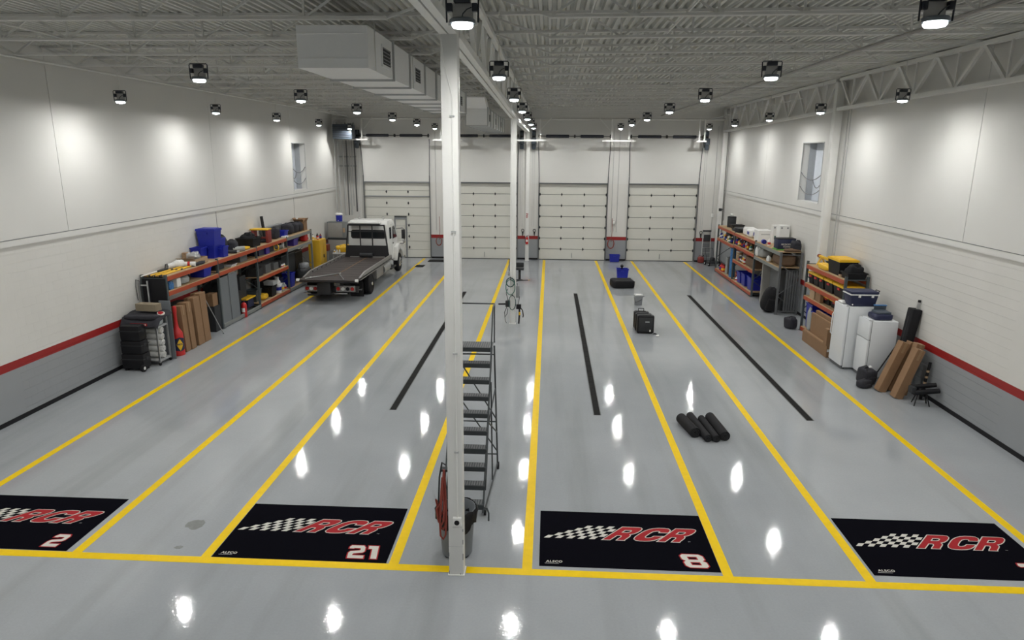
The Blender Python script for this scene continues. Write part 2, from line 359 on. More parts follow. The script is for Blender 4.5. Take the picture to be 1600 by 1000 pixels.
# ceiling: fluted steel deck
m = MB(); per = .152; x = XL-.35; row = []
while x < XR+.4:
    for dx, h in ((0, 0), (.05, 0), (.07, .065), (.132, .065)): row.append((x+dx, zd(x)+h))
    x += per
vs = [(a, Y0-.2, b) for a, b in row] + [(a, YW+.4, b) for a, b in row]; n = len(row)
m.add(vs, [(i, i+1, n+i+1, n+i) for i in range(n-1)])
struct('ceiling', m, 'deck_white')

# ------------------------------------------------------------------ open-web roof joists
def joist(L, s0, s1, label):
    t = thing('roof_joist', label, 'joist', group='roof joists')
    def put2(nm, mb): return obj(nm, mb, 'joist_white', t, smooth=0)
    for s in (-1, 1):
        put2('top_chord', MB().bx(0, L, min(s*.012, s*.06), max(s*.012, s*.06), -.045, 0))
        put2('bottom_chord', MB().bx(s0, L-s1, min(s*.01, s*.05), max(s*.01, s*.05), -.43, -.39))
    n = max(2, round((L-s0-s1)/1.22)); st = (L-s0-s1)/n
    bars = [((.06, -.03), (s0, -.41)), ((L-.06, -.03), (L-s1, -.41))]
    for i in range(n+1):
        xb = s0+i*st
        if 0 < i < n: bars.append(((xb, -.03), (xb, -.41)))
        if i > 0: bars.append(((xb-st/2, -.03), (xb, -.41)))
        if i < n: bars.append(((xb+st/2, -.03), (xb, -.41)))
    for (xa, za), (xb, zb) in bars: put2('web_bar', MB().bar((xa, 0, za), (xb, 0, zb), .03, .032))
    return t
JY = [23.55+1.86*k for k in range(-8, 8)]; NJ = len(JY)
jl = joist(10.42, .75, 1.17, ''); jr = joist(10.35, 1.17, 2.1, '')
for i, y in enumerate(JY):
    k = NJ-1-i
    for side, pr, x0 in (('left', jl, XL+.09), ('right', jr, -1.2)):
        lab = 'white open-web steel joist over the %s bays, %s from the far wall' % (side, ORD[k])
        o = pr if i == 0 else dup(pr, (0, 0, 0), None, lab)
        o['label'] = lab; o.location = (x0, y, ZD-.001)
        o.rotation_euler = (0, -.01 if side == 'right' else 0, 0)

# ------------------------------------------------------------------ girder trusses
def girder(label, X, pts_b, zt, wid=.09, name='girder_truss', diag=2):
    (ya, za), (yb, zb) = pts_b
    t = thing(name, label, 'girder', (X, ya, 0), group='girder trusses')
    L = yb-ya
    for s in (-1, 1):
        obj('bottom_chord', MB().bar((s*(wid/2+.012), .0, za), (s*(wid/2+.012), L, zb), wid, .10), 'steel_white', t, smooth=0)
        obj('top_chord', MB().bar((s*(wid/2+.012), .0, zt-.05), (s*(wid/2+.012), L, zt-.05), wid, .09), 'steel_white', t, smooth=0)
    n = round(L/1.86); st = L/n; zz = lambda y: za+(zb-za)*y/L
    for i in range(n):
        y = i*st
        ends = ((y, zt-.06, y+st/2, zz(y+st/2)), (y+st, zt-.06, y+st/2, zz(y+st/2)))
        for a, b, c, d in ends: obj('web_bar', MB().bar((0, a, b), (0, c, d), .07, .08), 'steel_white', t, smooth=0)
        obj('web_bar', MB().bar((0, y+st/2, zt-.06), (0, y+st/2, zz(y+st/2)), .045, .045), 'steel_white', t, smooth=0)
    return t
girder('white centre girder truss over the near column, running toward the camera', -1.22, ((-5.9, 7.28), (8.55, 7.28)), ZD-.03)
girder('white centre girder truss between the near column and the hose column', -1.22, ((8.83, 7.28), (23.44, 7.02)), ZD-.03)
girder('white centre girder truss between the hose column and the far wall', -1.22, ((23.66, 7.02), (38.0, 6.98)), ZD-.03)
girder('white side girder truss along the right wall, near half', 9.2, ((8.7, 7.40), (23.44, 7.29)), zd(9.2)-.03, .07)
girder('white side girder truss along the right wall, far half', 9.2, ((23.72, 7.29), (38.1, 7.02)), zd(9.2)-.03, .07)

# ------------------------------------------------------------------ columns
def column(label, x, y, w_, h, conduit=True):
    t = thing('steel_column', label, 'column', (x, y, 0), group='steel columns')
    obj('shaft', MB().bx(-w_/2, w_/2, -w_/2, w_/2, .012, h), 'steel_white', t, bevel=.008)
    obj('base_plate', MB().bx(-w_/2-.015, w_/2+.015, -w_/2-.015, w_/2+.015, 0, .012), 'steel_white', t, smooth=0)
    return t
c1 = column('white square steel column nearest the camera, beside the rolling ladder', -1.225, 8.72, .205, 8.05)
c2 = column('white square steel column hung with hoses in the middle of the hall', -1.21, 23.55, .2, 8.05)
c3 = column('white square steel column with the fire extinguisher between the far doors', -1.19, 38.2, .2, 8.05)
column('white steel column at the right wall behind the orange rack', 9.22, 23.57, .24, 8.1)
column('white steel column in the far right corner', 9.28, 38.25, .24, 8.1)
# conduit, clamps and outlet on the near column
obj('conduit', MB().tube([(.03, -.115, .92), (.03, -.115, 6.55), (-.02, -.115, 6.75), (-.075, -.115, 6.95), (-.085, -.115, 7.2)], .011, 6), 'steel_white', c1)
for z in (1.9, 3.3, 4.9, 6.3): obj('conduit_clamp', MB().bx(.0, .06, -.13, -.1025, z, z+.02), 'lgrey', c1, smooth=0)
ob = obj('outlet_box', MB().bx(-.035, .085, -.155, -.1025, .80, .93), 'steel_white', c1, bevel=.008)
obj('socket', MB().cyl((.025, -.155, .865), (.025, -.165, .865), .036, 16), 'black', ob)
for x_, z_, h_ in ((-.1, .02, .05), (.099, .25, .1), (.099, .5, .07), (.06, .015, .02), (-.1, .3, .06), (.1, .7, .04)):
    obj('paint_chip', MB().bx(x_-.004, x_+.004, -.1045, -.102, z_, z_+h_), 'dgrey', c1, smooth=0)
obj('weld_seam', MB().bx(-.1, .1, -.104, -.102, .46, .464), 'lgrey', c1, smooth=0)
obj('conduit', MB().tube([(-.06, -.108, .3), (-.06, -.108, 7.0)], .012, 6), 'steel_white', c2)

# ------------------------------------------------------------------ ducts
def duct_section(t, x0, x1, y0, y1, z0, z1):
    obj('duct_section', MB().bx(x0, x1, y0+.012, y1-.012, z0, z1), 'duct_white', t, smooth=0)
def flange(t, x0, x1, y, z0, z1, e=.035):
    m = MB(); P = [(x0, z0), (x1, z0), (x1, z1), (x0, z1)]; q = [(x0-e, z0-e), (x1+e, z0-e), (x1+e, z1+e), (x0-e, z1+e)]
    vs = [(a, y-.014, b) for a, b in P+q] + [(a, y+.014, b) for a, b in P+q]; fs = []
    for i in range(4):
        j = (i+1) % 4
        fs += [(i, j, 4+j, 4+i), (8+i, 12+i, 12+j, 8+j), (4+i, 4+j, 12+j, 12+i), (i, 8+i, 8+j, j)]
    m.add(vs, fs); obj('flange', m, 'lgrey', t, smooth=0)
def grille(t, x, y0, y1, z0, z1):
    g = obj('grille', MB().bx(x, x+.018, y0, y1, z0, z1), 'duct_white', t, smooth=0)
    obj('grille_opening', MB().bx(x+.012, x+.021, y0+.05, y1-.05, z0+.04, z1-.04), 'charcoal', g, smooth=0)
    k = z0+.06
    while k < z1-.06:
        obj('louvre', MB().bx(x+.016, x+.03, y0+.05, y1-.05, k, k+.012), 'grey', g, smooth=0); k += .055
d1 = thing('air_duct', 'large white rectangular air duct hung beside the near column', 'duct', (-3.27, 10.72, 7.1))
SY = [10.72, 12.38, 13.82, 15.45, 16.94, 18.4, 19.9, 21.4, 22.9]; hx, dz = .535, .60
for i in range(len(SY)-1):
    duct_section(d1, -hx, hx, SY[i]-10.72, SY[i+1]-10.72, 0, dz)
    flange(d1, -hx, hx, SY[i+1]-10.72, 0, dz)
for z in (.13, .48): obj('end_crease', MB().bx(-hx+.01, hx-.01, .004, .014, z, z+.012), 'duct_white', d1, smooth=0)
for y in (.85, 3.6, 7.2, 10.6): grille(d1, hx, y, y+.62, .12, .46)
for y in (.4, 3.4, 6.4, 9.4, 11.9):
    for s in (-1, 1): obj('hanger_rod', MB().cyl((s*(hx+.015), y, .0), (s*(hx+.015), y, 1.06), .008, 6), 'joist_white', d1)
d2 = thing('air_duct', 'smaller white air duct stepping down behind the hose column', 'duct', (-2.6, 25.0, 6.8))
S2 = [0, 1.3, 2.6, 3.9, 5.2, 6.5, 7.8, 9.0]
for i in range(len(S2)-1):
    duct_section(d2, -.37, .37, S2[i], S2[i+1], 0, .58); flange(d2, -.37, .37, S2[i+1], 0, .58)
obj('duct_transition', MB().prism([(0, .57), (.9, .57), (-.25, .9), (-1.0, .9), (-1.0, .86)], -.37, .37, 'x'), 'duct_white', d2, smooth=0)
flange(d2, -.37, .37, .02, 0, .58)
for y in (.6, 3.6, 6.6): grille(d2, .37, y, y+.5, .12, .44)
for y in (1, 4, 7):
    for s in (-1, 1): obj('hanger_rod', MB().cyl((s*.385, y, 0), (s*.385, y, 1.36), .008, 6), 'joist_white', d2)

# long runs of pipe, conduit and bridging among the joists
def run(name, label, cat, pts, r, m='joist_white', grp=None): return tag(obj(name, MB().tube(pts, r, 8), m), label, cat, grp)
zb = ZD-.455
run('sprinkler_pipe', 'pale pipe under the joists across the far wall', 'pipe', [(XL+.05, 37.55, 7.60), (9.05, 37.55, 7.60)], .055)
run('sprinkler_pipe', 'pale pipe along the left wall under the joist ends', 'pipe', [(-10.75, 8, zb-.03), (-10.75, 37.3, zb-.03)], .028)
for x, lab in ((-8.6, 'over the left wall lamps'), (-5.2, 'left of the big duct'), (.55, 'just right of the centre girder'), (1.9, 'right of the centre lamps'), (4.4, 'beside the right lamp row'), (6.6, 'toward the right wall')):
    run('bridging_bar', 'thin bridging bar running toward the far wall, '+lab, 'bridging bar', [(x, 8.6, ZD-.375+.01*max(0, x+1.2)), (x, 37.0, ZD-.375+.01*max(0, x+1.2))], .014, grp='bridging bars')
run('gas_pipe', 'dark pipe running diagonally in view above the right bays', 'pipe', [(5.7, 8.6, zb+.06), (5.7, 37.2, zb+.06)], .03, 'rail_grey')
run('lamp_conduit', 'thin conduit feeding the lamps along the right wall', 'conduit', [(8.0, 23.3, 7.62), (8.0, 37.3, 7.55)], .013)

# ------------------------------------------------------------------ trench drains
def drain(label, x):
    t = thing('trench_drain', label, 'drain', (x, 14.95, 0), group='trench drains')
    for s in (-1, 1): obj('drain_frame', MB().bx(min(s*.075, s*.09), max(s*.075, s*.09), 0, 14.1, 0, .006), 'dgrey', t, smooth=0)
    g = mesh('grate', MB().bx(-.072, .072, .004, .466, 0, .004), 'drain', smooth=0)
    for k in range(30): put('grate', g, t, (0, k*.47, 0))
drain('long dark trench drain in the floor left of the ladder', -3.57); drain('long dark trench drain in the floor right of the ladder', 1.205); drain('long dark trench drain in the floor beside the right racks', 6.025)

# ------------------------------------------------------------------ high-bay lamps
def lamp():
    t = thing('bay_lamp', '', 'lamp', group='high-bay ceiling lamps')
    obj('yoke', MB().tube([(-.15, 0, .02), (-.155, 0, .245), (-.14, 0, .262), (.14, 0, .262), (.155, 0, .245), (.15, 0, .02)], .009, 6), 'lamp_black', t)
    dr = obj('driver_box', MB().bx(-.08, .08, -.04, .04, .195, .25), 'lamp_black', t, bevel=.006)
    for s in (-1, 1):
        obj('side_box', MB().bx(min(s*.095, s*.145), max(s*.095, s*.145), -.035, .035, .115, .19), 'lamp_black', t, bevel=.006)
        obj('clip', MB().bx(min(s*.112, s*.135), max(s*.112, s*.135), -.012, .012, -.005, .03), 'chrome', t, smooth=0)
    obj('cable', MB().tube([(.09, -.03, .15), (.05, -.05, .13), (.01, -.05, .09), (0, -.03, .06)], .006, 5), 'lamp_black', t)
    obj('back_plate', MB().bx(-.10, .10, .03, .04, .06, .2), 'conduit', t, smooth=0)
    obj('housing', MB().lathe([(.02, .062), (.11, .055), (.125, .04), (.125, .012), (.112, .012), (.112, .02), (.02, .022)], n=20), 'lamp_grey', t)
    obj('lens_rim', MB().lathe([(.100, .014), (.104, .004), (.103, -.010), (.098, -.020), (.089, -.030), (.086, -.030), (.091, -.018), (.096, .010)], n=20), 'lamp_glass', t).data.polygons
    obj('lens', MB().lathe([(.050, .008), (.0495, -.006), (.045, -.017), (.036, -.025), (.022, -.031), (0, -.0335)], n=20), 'lamp_lens', t)
    return t
rod_me = {}
LROWS = [('l_wall', -10.32, 7.0, 'beside the left wall'), ('l', -5.91, 7.03, 'over the left bays'), ('c', -.86, 7.07, 'along the centre girder'), ('r', 3.53, 7.07, 'over the right bays'), ('r_wall', 7.94, 7.07, 'beside the right wall')]
lp = lamp(); first = True
for nm, x, h, wh in LROWS:
    for k in range(-1, 7):
        y = 7.01+4.85*k
        lab = 'black-framed round high-bay lamp %s, %s from the far wall' % (wh, ORD[6-k])
        o = lp if first else dup(lp, (0, 0, 0))
        # drop the inherited rod before adding the lamp's own
        for ch in list(o.children):
            if ch.name.startswith('hanger_rod'): bpy.data.objects.remove(ch)
        o['label'] = lab; o.location = (x, y, h)
        key = (round(zd(x)-h, 3))
        if key not in rod_me: rod_me[key] = mesh('hanger_rod', MB().cyl((0, 0, .26), (0, 0, zd(x)-h), .007, 6), 'joist_white')
        put('hanger_rod', rod_me[key], o)
        first = False
# ================================================================== overhead doors
hinge_me = mesh('hinge', MB().prism([(-.05, 0), (0, -.095), (.05, 0), (0, .095)], -.012, .012), 'charcoal', smooth=0)
def overhead(n, x0, x1, rows, wicket=False):
    t = shell('door_%d' % n); t.location = (0, YW, 0)
    wd = x1-x0; h = DH/rows
    if not wicket:
        for i in range(rows):
            s = obj('section', MB().bx(x0+.02, x1-.02, .10, .16, i*h+.012, (i+1)*h-.012), 'door_white', t, bevel=.008, segs=1, smooth=0)
            for q in (1/3, 2/3): obj('stile', MB().bx(x0+wd*q-.02, x0+wd*q+.02, .092, .101, i*h+.02, (i+1)*h-.02), 'door_white', s, smooth=0)
            if i:
                for q in (.012, 1/3, 2/3, .988): put('hinge', hinge_me, t, (x0+wd*q, .085, i*h))
    else:
        for i in range(rows):
            z0, z1 = i*h+.006, (i+1)*h-.006
            parts = [(x0+.02, x1-.02)]
            if z0 < 2.22: parts = [(x0+.02, -8.72), (-8.00, x1-.02)]
            for a, b in parts: obj('section', MB().bx(a, b, .10, .16, z0, z1), 'door_white', t, bevel=.01, segs=1, smooth=0)
        f = MB().prism([(-8.72, .02), (-8.64, .02), (-8.64, 2.17), (-8.08, 2.17), (-8.08, .02), (-8.00, .02), (-8.00, 2.26), (-8.72, 2.26)], .06, .15)
        obj('pedestrian_door_frame', f, 'grey', t, smooth=0)
        pd = obj('pedestrian_door', MB().bx(-8.64, -8.08, .095, .14, .03, 2.17), 'door_white', t, smooth=0)
        for k in range(1, 6): obj('rib', MB().bx(-8.63, -8.09, .09, .097, k*.36, k*.36+.015), 'lgrey', pd, smooth=0)
        obj('cross_rail', MB().bx(x0, x1, .05, .12, 3.42, 3.48), 'grey', t, smooth=0)
        for q in (1/3, 2/3):
            for k in range(6): put('hinge', hinge_me, t, (x0+wd*q, .085, .6+k*.62))
    obj('backing_panel', MB().bx(x0-.05, x1+.05, .165, .19, 0, DH), 'dgrey', t, smooth=0)
    obj('bottom_seal', MB().bx(x0+.02, x1-.02, .08, .16, 0, .03), 'gasket', t, smooth=0)
    obj('header_bar', MB().bx(x0-.04, x1+.04, -.05, .12, DH-.035, DH+.03), 'dgrey' if not wicket else 'grey', t, smooth=0)
    for x in (x0-.045, x1+.0):
        obj('track', MB().bx(x, x+.045, -.07, .02, 0, 4.6), 'dgrey', t, smooth=0)
    for x, s in ((x0-.02, 1), (x1+.02, -1)):                      # upper track leans out from the wall toward the drum
        obj('upper_track', MB().tube([(x, -.04, 4.5), (x-s*.03, -.07, 5.6), (x-s*.06, -.12, 6.35), (x-s*.05, -.2, 6.55)], .022, 6), 'dgrey', t)
    sh = obj('spring_shaft', MB().cyl((x0-.1, -.22, 6.74), (x1+.1, -.22, 6.74), .018, 8), 'charcoal', t)
    mid = (x0+x1)/2
    for a, b in ((mid-1.55, mid-.30), (mid+.30, mid+1.55)):
        obj('torsion_spring', MB().lathe([(.045, 0), (.075, .02)] + [(.075+.006*(k % 2), .02+k*(b-a-.04)/30) for k in range(31)] + [(.045, b-a)], (a, -.22, 6.74), 12, ax='x'), 'spring', t)
    obj('shaft_bracket', MB().bx(mid-.03, mid+.03, -.24, 0, 6.66, 6.82), 'charcoal', t, smooth=0)
    for x in (x0-.04, x1+.04): obj('cable_drum', MB().cyl((x-.03, -.22, 6.74), (x+.03, -.22, 6.74), .10, 14), 'charcoal', t)
    if not wicket: obj('lift_handle', MB().bx(mid-.012, mid+.012, .06, .10, .12, .38), 'grey', t, smooth=0)
overhead(1, *DOORS[0], 9, True); overhead(2, *DOORS[1], 7); overhead(3, *DOORS[2], 7); overhead(4, *DOORS[3], 7)

# door operators with their hanging chains
def operator(label, x, z=6.28):
    t = thing('door_operator', label, 'motor', (x, 38.2, z), group='door operators')
    obj('gearbox', MB().bx(-.13, .13, -.12, .12, .04, .38), 'operator_blue', t, bevel=.015)
    obj('motor', MB().lathe([(.02, -.24), (.10, -.22), (.115, -.12), (.115, .02), (.08, .05)], (0, -.02, 0), 14), 'operator_blue', t)
    obj('sprocket_cover', MB().cyl((-.1, .0, .62), (.06, .0, .62), .13, 14), 'operator_blue', t)
    obj('mount_plate', MB().bx(-.1, .1, .12, .26, -.1, .75), 'charcoal', t, smooth=0)
    for dx in (-.05, .05): obj('pull_chain', MB().cyl((dx, -.05, -.24), (dx, -.05, -4.4), .007, 5), 'lgrey', t)
operator('dark blue door operator left of the truck bay door', -9.9+.45-1.1); operator('dark blue door operator left of the far middle column', -1.53); operator('dark blue door operator right of the far middle column', -.88); operator('dark blue door operator at the far right door', 8.33)
# chain keepers on the piers
def keeper(label, x, z=1.55):
    t = thing('chain_keeper', label, 'chain keeper', (x, YW, z), group='chain keepers')
    obj('ring', MB().tube([(.075*math.cos(a*PI/6), -.04, .09+.075*math.sin(a*PI/6)) for a in range(12)], .015, 6, closed=True), 'charcoal', t)
    obj('tail', MB().taper(0, -.03, -.2, .02, (.02, .02), (.05, .03)), 'charcoal', t)
keeper('black chain keeper ring left of the extinguisher column', -1.45); keeper('black chain keeper ring right of the extinguisher column', -.79); keeper('black chain keeper ring right of the last far door', 8.4)

# white strut frames that hold the door tracks off the roof
def hanger(label, x0, x1, diag):
    t = thing('track_hanger', label, 'strut frame', (0, 37.45, 6.5), group='track hangers')
    obj('cross_bar', MB().bx(x0, x1, -.04, .04, -.04, .04), 'steel_white', t, smooth=0)
    for x in (x0+.28*(x1-x0), x0+.8*(x1-x0)): obj('upright', MB().bx(x-.035, x+.035, -.03, .03, .04, 1.1), 'steel_white', t, smooth=0)
    for x, s in diag: obj('diagonal_brace', MB().bar((x, 0, .55), (x+s*.55, 0, 1.15), .04, .04), 'steel_white', t, smooth=0)
    for x in (x0+.06, x1-.06): obj('wall_arm', MB().bar((x, 0, 0), (x, .98, .02), .04, .04), 'steel_white', t, smooth=0)
hanger('white strut frame between the truck door and the second door', -6.25, -4.72, ((-4.95, .6),)); hanger('white strut frame at the extinguisher column', -1.80, -.22, ((-.5, 1),)); hanger('white strut frame between the third and fourth doors', 2.72, 4.48, ((3.1, -1), (4.2, 1)))
hanger('white strut frame left of the truck door', -11.3, -9.75, ((-9.95, .9),)); hanger('short white strut frame right of the fourth door', 7.62, 8.12, ())

# unit heater in the far left corner
t = thing('unit_heater', 'dark blue-grey unit heater hung in the far left corner', 'heater', (-10.85, 36.85, 6.5))
obj('heater_body', MB().bx(-.5, .5, -.35, .35, 0, .75), 'operator_blue', t, bevel=.02)
for k in range(6): obj('louvre', MB().bx(-.5, .45, -.375, -.345, .1+k*.1, .13+k*.1), 'charcoal', t, smooth=0)
for x, y in ((-.5, -.3), (.45, -.3), (-.5, .3), (.45, .3)): obj('hanger_rod', MB().cyl((x, y, .75), (x, y, 1.6), .01, 6), 'joist_white', t)
# conduit cluster in that corner
for i, (x, y, r, z0, m_) in enumerate(((-11.55, 37.3, .03, 2.45, 'conduit'), (-11.5, 37.75, .045, 0.1, 'conduit'), (-11.35, 38.2, .04, 2.4, 'conduit'), (-11.2, 38.35, .03, 2.4, 'conduit_dark'), (-11.05, 38.35, .035, 2.4, 'conduit'), (-10.9, 38.35, .03, 2.9, 'conduit'), (-10.75, 38.35, .04, 2.6, 'conduit_dark'))):
    tag(obj('wall_conduit', MB().tube([(x, y, z0), (x, y, 7.4)], r, 8), m_), ('dark' if m_ != 'conduit' else 'pale')+' vertical conduit in the far left corner, %s from the left' % ORD[i], 'conduit', 'corner conduits')
for i, z in enumerate((5.55, 5.05)):
    tag(obj('strut_channel', MB().bx(-11.70, -10.7, 38.40, 38.45, z, z+.08), 'galv'), '%s galvanised strut channel behind the corner conduits' % ('upper', 'lower')[i], 'channel', 'strut channels')
for i, (x, lab) in enumerate(((-6.3, 'left of the near column'), (-5.85, 'close to the second far door'), (-10.45, 'between the corner and truck door'), (3.45, 'left on the pier over the red hose coil'), (3.75, 'right on the pier over the red hose coil'), (8.95, 'near the far right corner'))):
    tag(obj('wall_conduit', MB().tube([(x, YW-.02, 1.6), (x, YW-.02, 7.3)], .014, 6), 'conduit'), 'thin vertical conduit on the far wall '+lab, 'conduit', 'far wall conduits')
tag(obj('wall_conduit', MB().tube([(9.40, 23.15, 2.3), (9.40, 23.15, 7.3)], .016, 6), 'conduit'), 'thin vertical conduit beside the right wall column', 'conduit')
tag(obj('wall_conduit', MB().tube([(9.40, 22.95, 2.3), (9.40, 22.95, 7.3)], .012, 6), 'conduit'), 'thinner of two conduits beside the right wall column', 'conduit')
tag(obj('wall_pipe', MB().tube([(9.36, 37.6, 2.4), (9.36, 37.6, 7.1)], .02, 6), 'rail_grey'), 'dark vertical pipe in the far right corner', 'pipe')
for lab, x, y, z in (('small white junction box on the far wall by the corner', 8.95, YW-.02, 2.6), ('small white junction box on the far pier above the hose coil', 3.6, YW-.02, 2.15)):
    t = thing('junction_box', lab, 'junction box', (x, y, z)); obj('box_body', MB().bx(-.07, .07, -.06, .02, -.1, .1), 'steel_white', t, bevel=.01); obj('conduit_stub', MB().cyl((0, -.02, -.5), (0, -.02, -.1), .012, 6), 'conduit', t)
t = thing('wall_camera', 'small black device on the far right corner pipe', 'camera', (9.2, 37.6, 2.95)); obj('arm', MB().cyl((.12, 0, .04), (.0, 0, .04), .02, 8), 'charcoal', t); obj('head', MB().bx(-.12, .02, -.1, .06, -.05, .09), 'charcoal', t, bevel=.015)

# extinguisher and its sign on the far column
def extinguisher(label, loc, s=1.0, hang=True):
    t = thing('fire_extinguisher', label, 'extinguisher', loc)
    obj('cylinder', MB().lathe([(.03*s, 0), (.072*s, .01), (.075*s, .03), (.075*s, .34*s), (.06*s, .39*s), (.025*s, .41*s), (.022*s, .43*s)], n=14), 'red', t)
    obj('valve', MB().bx(-.03, .03, -.03, .03, .43*s, .47*s), 'charcoal', t, bevel=.006); obj('lever', MB().bar((-.02, 0, .48*s), (.1, 0, .50*s), .02, .012), 'charcoal', t)
    obj('hose', MB().tube([(-.03, 0, .45*s), (-.09*s, 0, .4*s), (-.095*s, 0, .2*s), (-.09*s, 0, .08)], .012, 6), 'black', t)
    lb = MB()
    for k in range(7):
        a0, a1 = -PI/2-.7+k*.2, -PI/2-.7+(k+1)*.2; r = .0765*s
        lb.add([(r*math.cos(a0), r*math.sin(a0), .15*s), (r*math.cos(a1), r*math.sin(a1), .15*s), (r*math.cos(a1), r*math.sin(a1), .27*s), (r*math.cos(a0), r*math.sin(a0), .27*s)], [(0, 1, 2, 3)])
    obj('label_sticker', lb, 'white', t)
    return t
extinguisher('small red fire extinguisher hung on the far middle column', (-1.19, 38.015, .92))
t = thing('fire_sign', 'small white oval sign with red lettering on the far column', 'sign', (-1.19, 38.098, 2.5))
obj('plate', MB().prism([(.085*math.cos(2*PI*k/20), .22*math.copysign(abs(math.sin(2*PI*k/20))**.6, math.sin(2*PI*k/20))) for k in range(20)], -.008, 0), 'white', t)
g_ = text_geo('FIRE', .15, grow=.004); flat_obj('lettering', g_, 'print_red', t, (0, -.0095, 0), (PI/2, -PI/2, 0))
# hose coils on the piers
def hose_coil(label, x, z, r, m_='red_hose', y=YW):
    t = thing('hose_coil', label, 'hose', (x, y-.03, z))
    pts = []
    for k in range(12*4+1):
        a = k*PI/6; pts.append((r*.8*math.sin(a)*(1+.08*math.sin(k*.7)), -.08-.012*(k % 5), r*math.cos(a)*1.2*(1+.06*math.cos(k*.9))-r*.9))
    obj('coils', MB().tube(pts, .016, 6), m_, t); obj('hook', MB().tube([(0, 0, .24*r), (0, -.16, .2*r), (0, -.16, .3*r)], .015, 6), 'charcoal', t)
    obj('whip', MB().tube([(.02, -.08, -.1), (.05, -.05, .5), (.03, -.03, 1.2)], .012, 6), m_, t)
hose_coil('red air hose coiled on the pier between the third and fourth doors', 3.47, 1.17, .22); hose_coil('red air hose coiled on the pier behind the near column', -6.16, 1.17, .2)

# ------------------------------------------------------------------ generic goods
def tote(label, loc, d, rz=0, body='blue_tote', lid=None, cat='tote', grp=None, tag_red=0, name='storage_tote', hx=True):
    t = thing(name, label, cat, loc, rz, grp); a, b, h = d
    m = MB(); top = (a/2, b/2); bot = (a/2*.86, b/2*.88); th = .012
    m.taper(0, 0, 0, h, bot, top, cap=False)
    n = len(m.v); i = (top[0]-th, top[1]-th); j = (bot[0]-th, bot[1]-th)
    m.add([(-i[0],-i[1],h),(i[0],-i[1],h),(i[0],i[1],h),(-i[0],i[1],h),(-j[0],-j[1],.02),(j[0],-j[1],.02),(j[0],j[1],.02),(-j[0],j[1],.02)], [(0,4,5,1),(1,5,6,2),(2,6,7,3),(3,7,4,0),(4,7,6,5)])
    m.f += [(4,5,n+1,n+0),(5,6,n+2,n+1),(6,7,n+3,n+2),(7,4,n+0,n+3)]; m.m += [0]*4
    obj('bin', m, body, t, smooth=0)
    rm = MB(); e = .018; q = [(-a/2-e,-b/2-e),(a/2+e,-b/2-e),(a/2+e,b/2+e),(-a/2-e,b/2+e)]; P = [(-a/2,-b/2),(a/2,-b/2),(a/2,b/2),(-a/2,b/2)]
    vs = [(x,y,h-.035) for x,y in P+q]+[(x,y,h+.002) for x,y in P+q]; fs = []
    for k in range(4):
        l = (k+1) % 4; fs += [(k,l,4+l,4+k),(8+k,12+k,12+l,8+l),(4+k,4+l,12+l,12+k),(k,8+k,8+l,l)]
    rm.add(vs, fs); obj('rim', rm, body if not lid else lid, t, smooth=0)
    if lid: obj('lid', MB().bx(-a/2-.012, a/2+.012, -b/2-.012, b/2+.012, h, h+.03).bx(-a/2+.05, a/2-.05, -b/2+.05, b/2-.05, h+.03, h+.045), lid, t, smooth=0)
    for s in (-1, 1): obj('handle', MB().bx(-.07, .07, min(s*(b/2-.01), s*(b/2+.025)), max(s*(b/2-.01), s*(b/2+.025)), h*.72, h*.82), body, t, smooth=0)
    if tag_red:
        obj('latch_label', MB().bx(min(tag_red*(a/2*.93), tag_red*(a/2+.012)), max(tag_red*(a/2*.93), tag_red*(a/2+.012)), -.08, .08, h*.62, h*.80), 'red', t, smooth=0)
    return t
def carton(label, loc, d, rz=0, m_='card', open_=False, rot=None, cat='box', grp=None, name='cardboard_box', tape=True):
    t = thing(name, label, cat, loc, rz, grp, rot); a, b, h = d
    obj('carton_body', MB().bx(-a/2, a/2, -b/2, b/2, 0, h), m_, t, bevel=.006, segs=1, smooth=0)
    if open_:
        for s in (-1, 1):
            obj('flap', MB().bar((0, s*b/2, h), (0, s*(b/2+.13), h+.12), a*.96, .006), m_, t, smooth=0)
            obj('flap', MB().bar((s*a/2, 0, h), (s*(a/2+.08), 0, h+.15), b*.96, .006), m_, t, smooth=0)
    elif tape:
        if b >= a: obj('tape', MB().bx(-.03, .03, -b/2-.001, b/2+.001, h*.8, h+.002), 'tape', t, smooth=0)
        else: obj('tape', MB().bx(-a/2-.001, a/2+.001, -.03, .03, h*.8, h+.002), 'tape', t, smooth=0)
    return t
def bag(label, loc, d, rz=0, m_='cloth_black', e=.55, seed=1, amp=.06, handle=True, cat='bag', rot=None, name='duffel_bag', grp=None):
    t = thing(name, label, cat, loc, rz, grp, rot)
    obj('bag_body', MB().soft((0, 0, 0), d, e, seed, amp), m_, t, smooth=60)
    if handle: obj('strap', MB().tube([(-d[0]*.25, 0, d[2]*.9), (-d[0]*.12, 0, d[2]*1.06), (d[0]*.12, 0, d[2]*1.06), (d[0]*.25, 0, d[2]*.9)], .014, 6), 'black', t)
    obj('pocket', MB().soft((d[0]*.02, -d[1]*.40, d[2]*.08), (d[0]*.62, d[1]*.30, d[2]*.50), .35, seed+3, amp), m_, t, smooth=60)
    obj('zip_seam', MB().tube([(-d[0]*.42, 0, d[2]*.87), (0, d[1]*.02, d[2]*1.0), (d[0]*.42, 0, d[2]*.87)], .008, 5), 'charcoal', t)
    return t
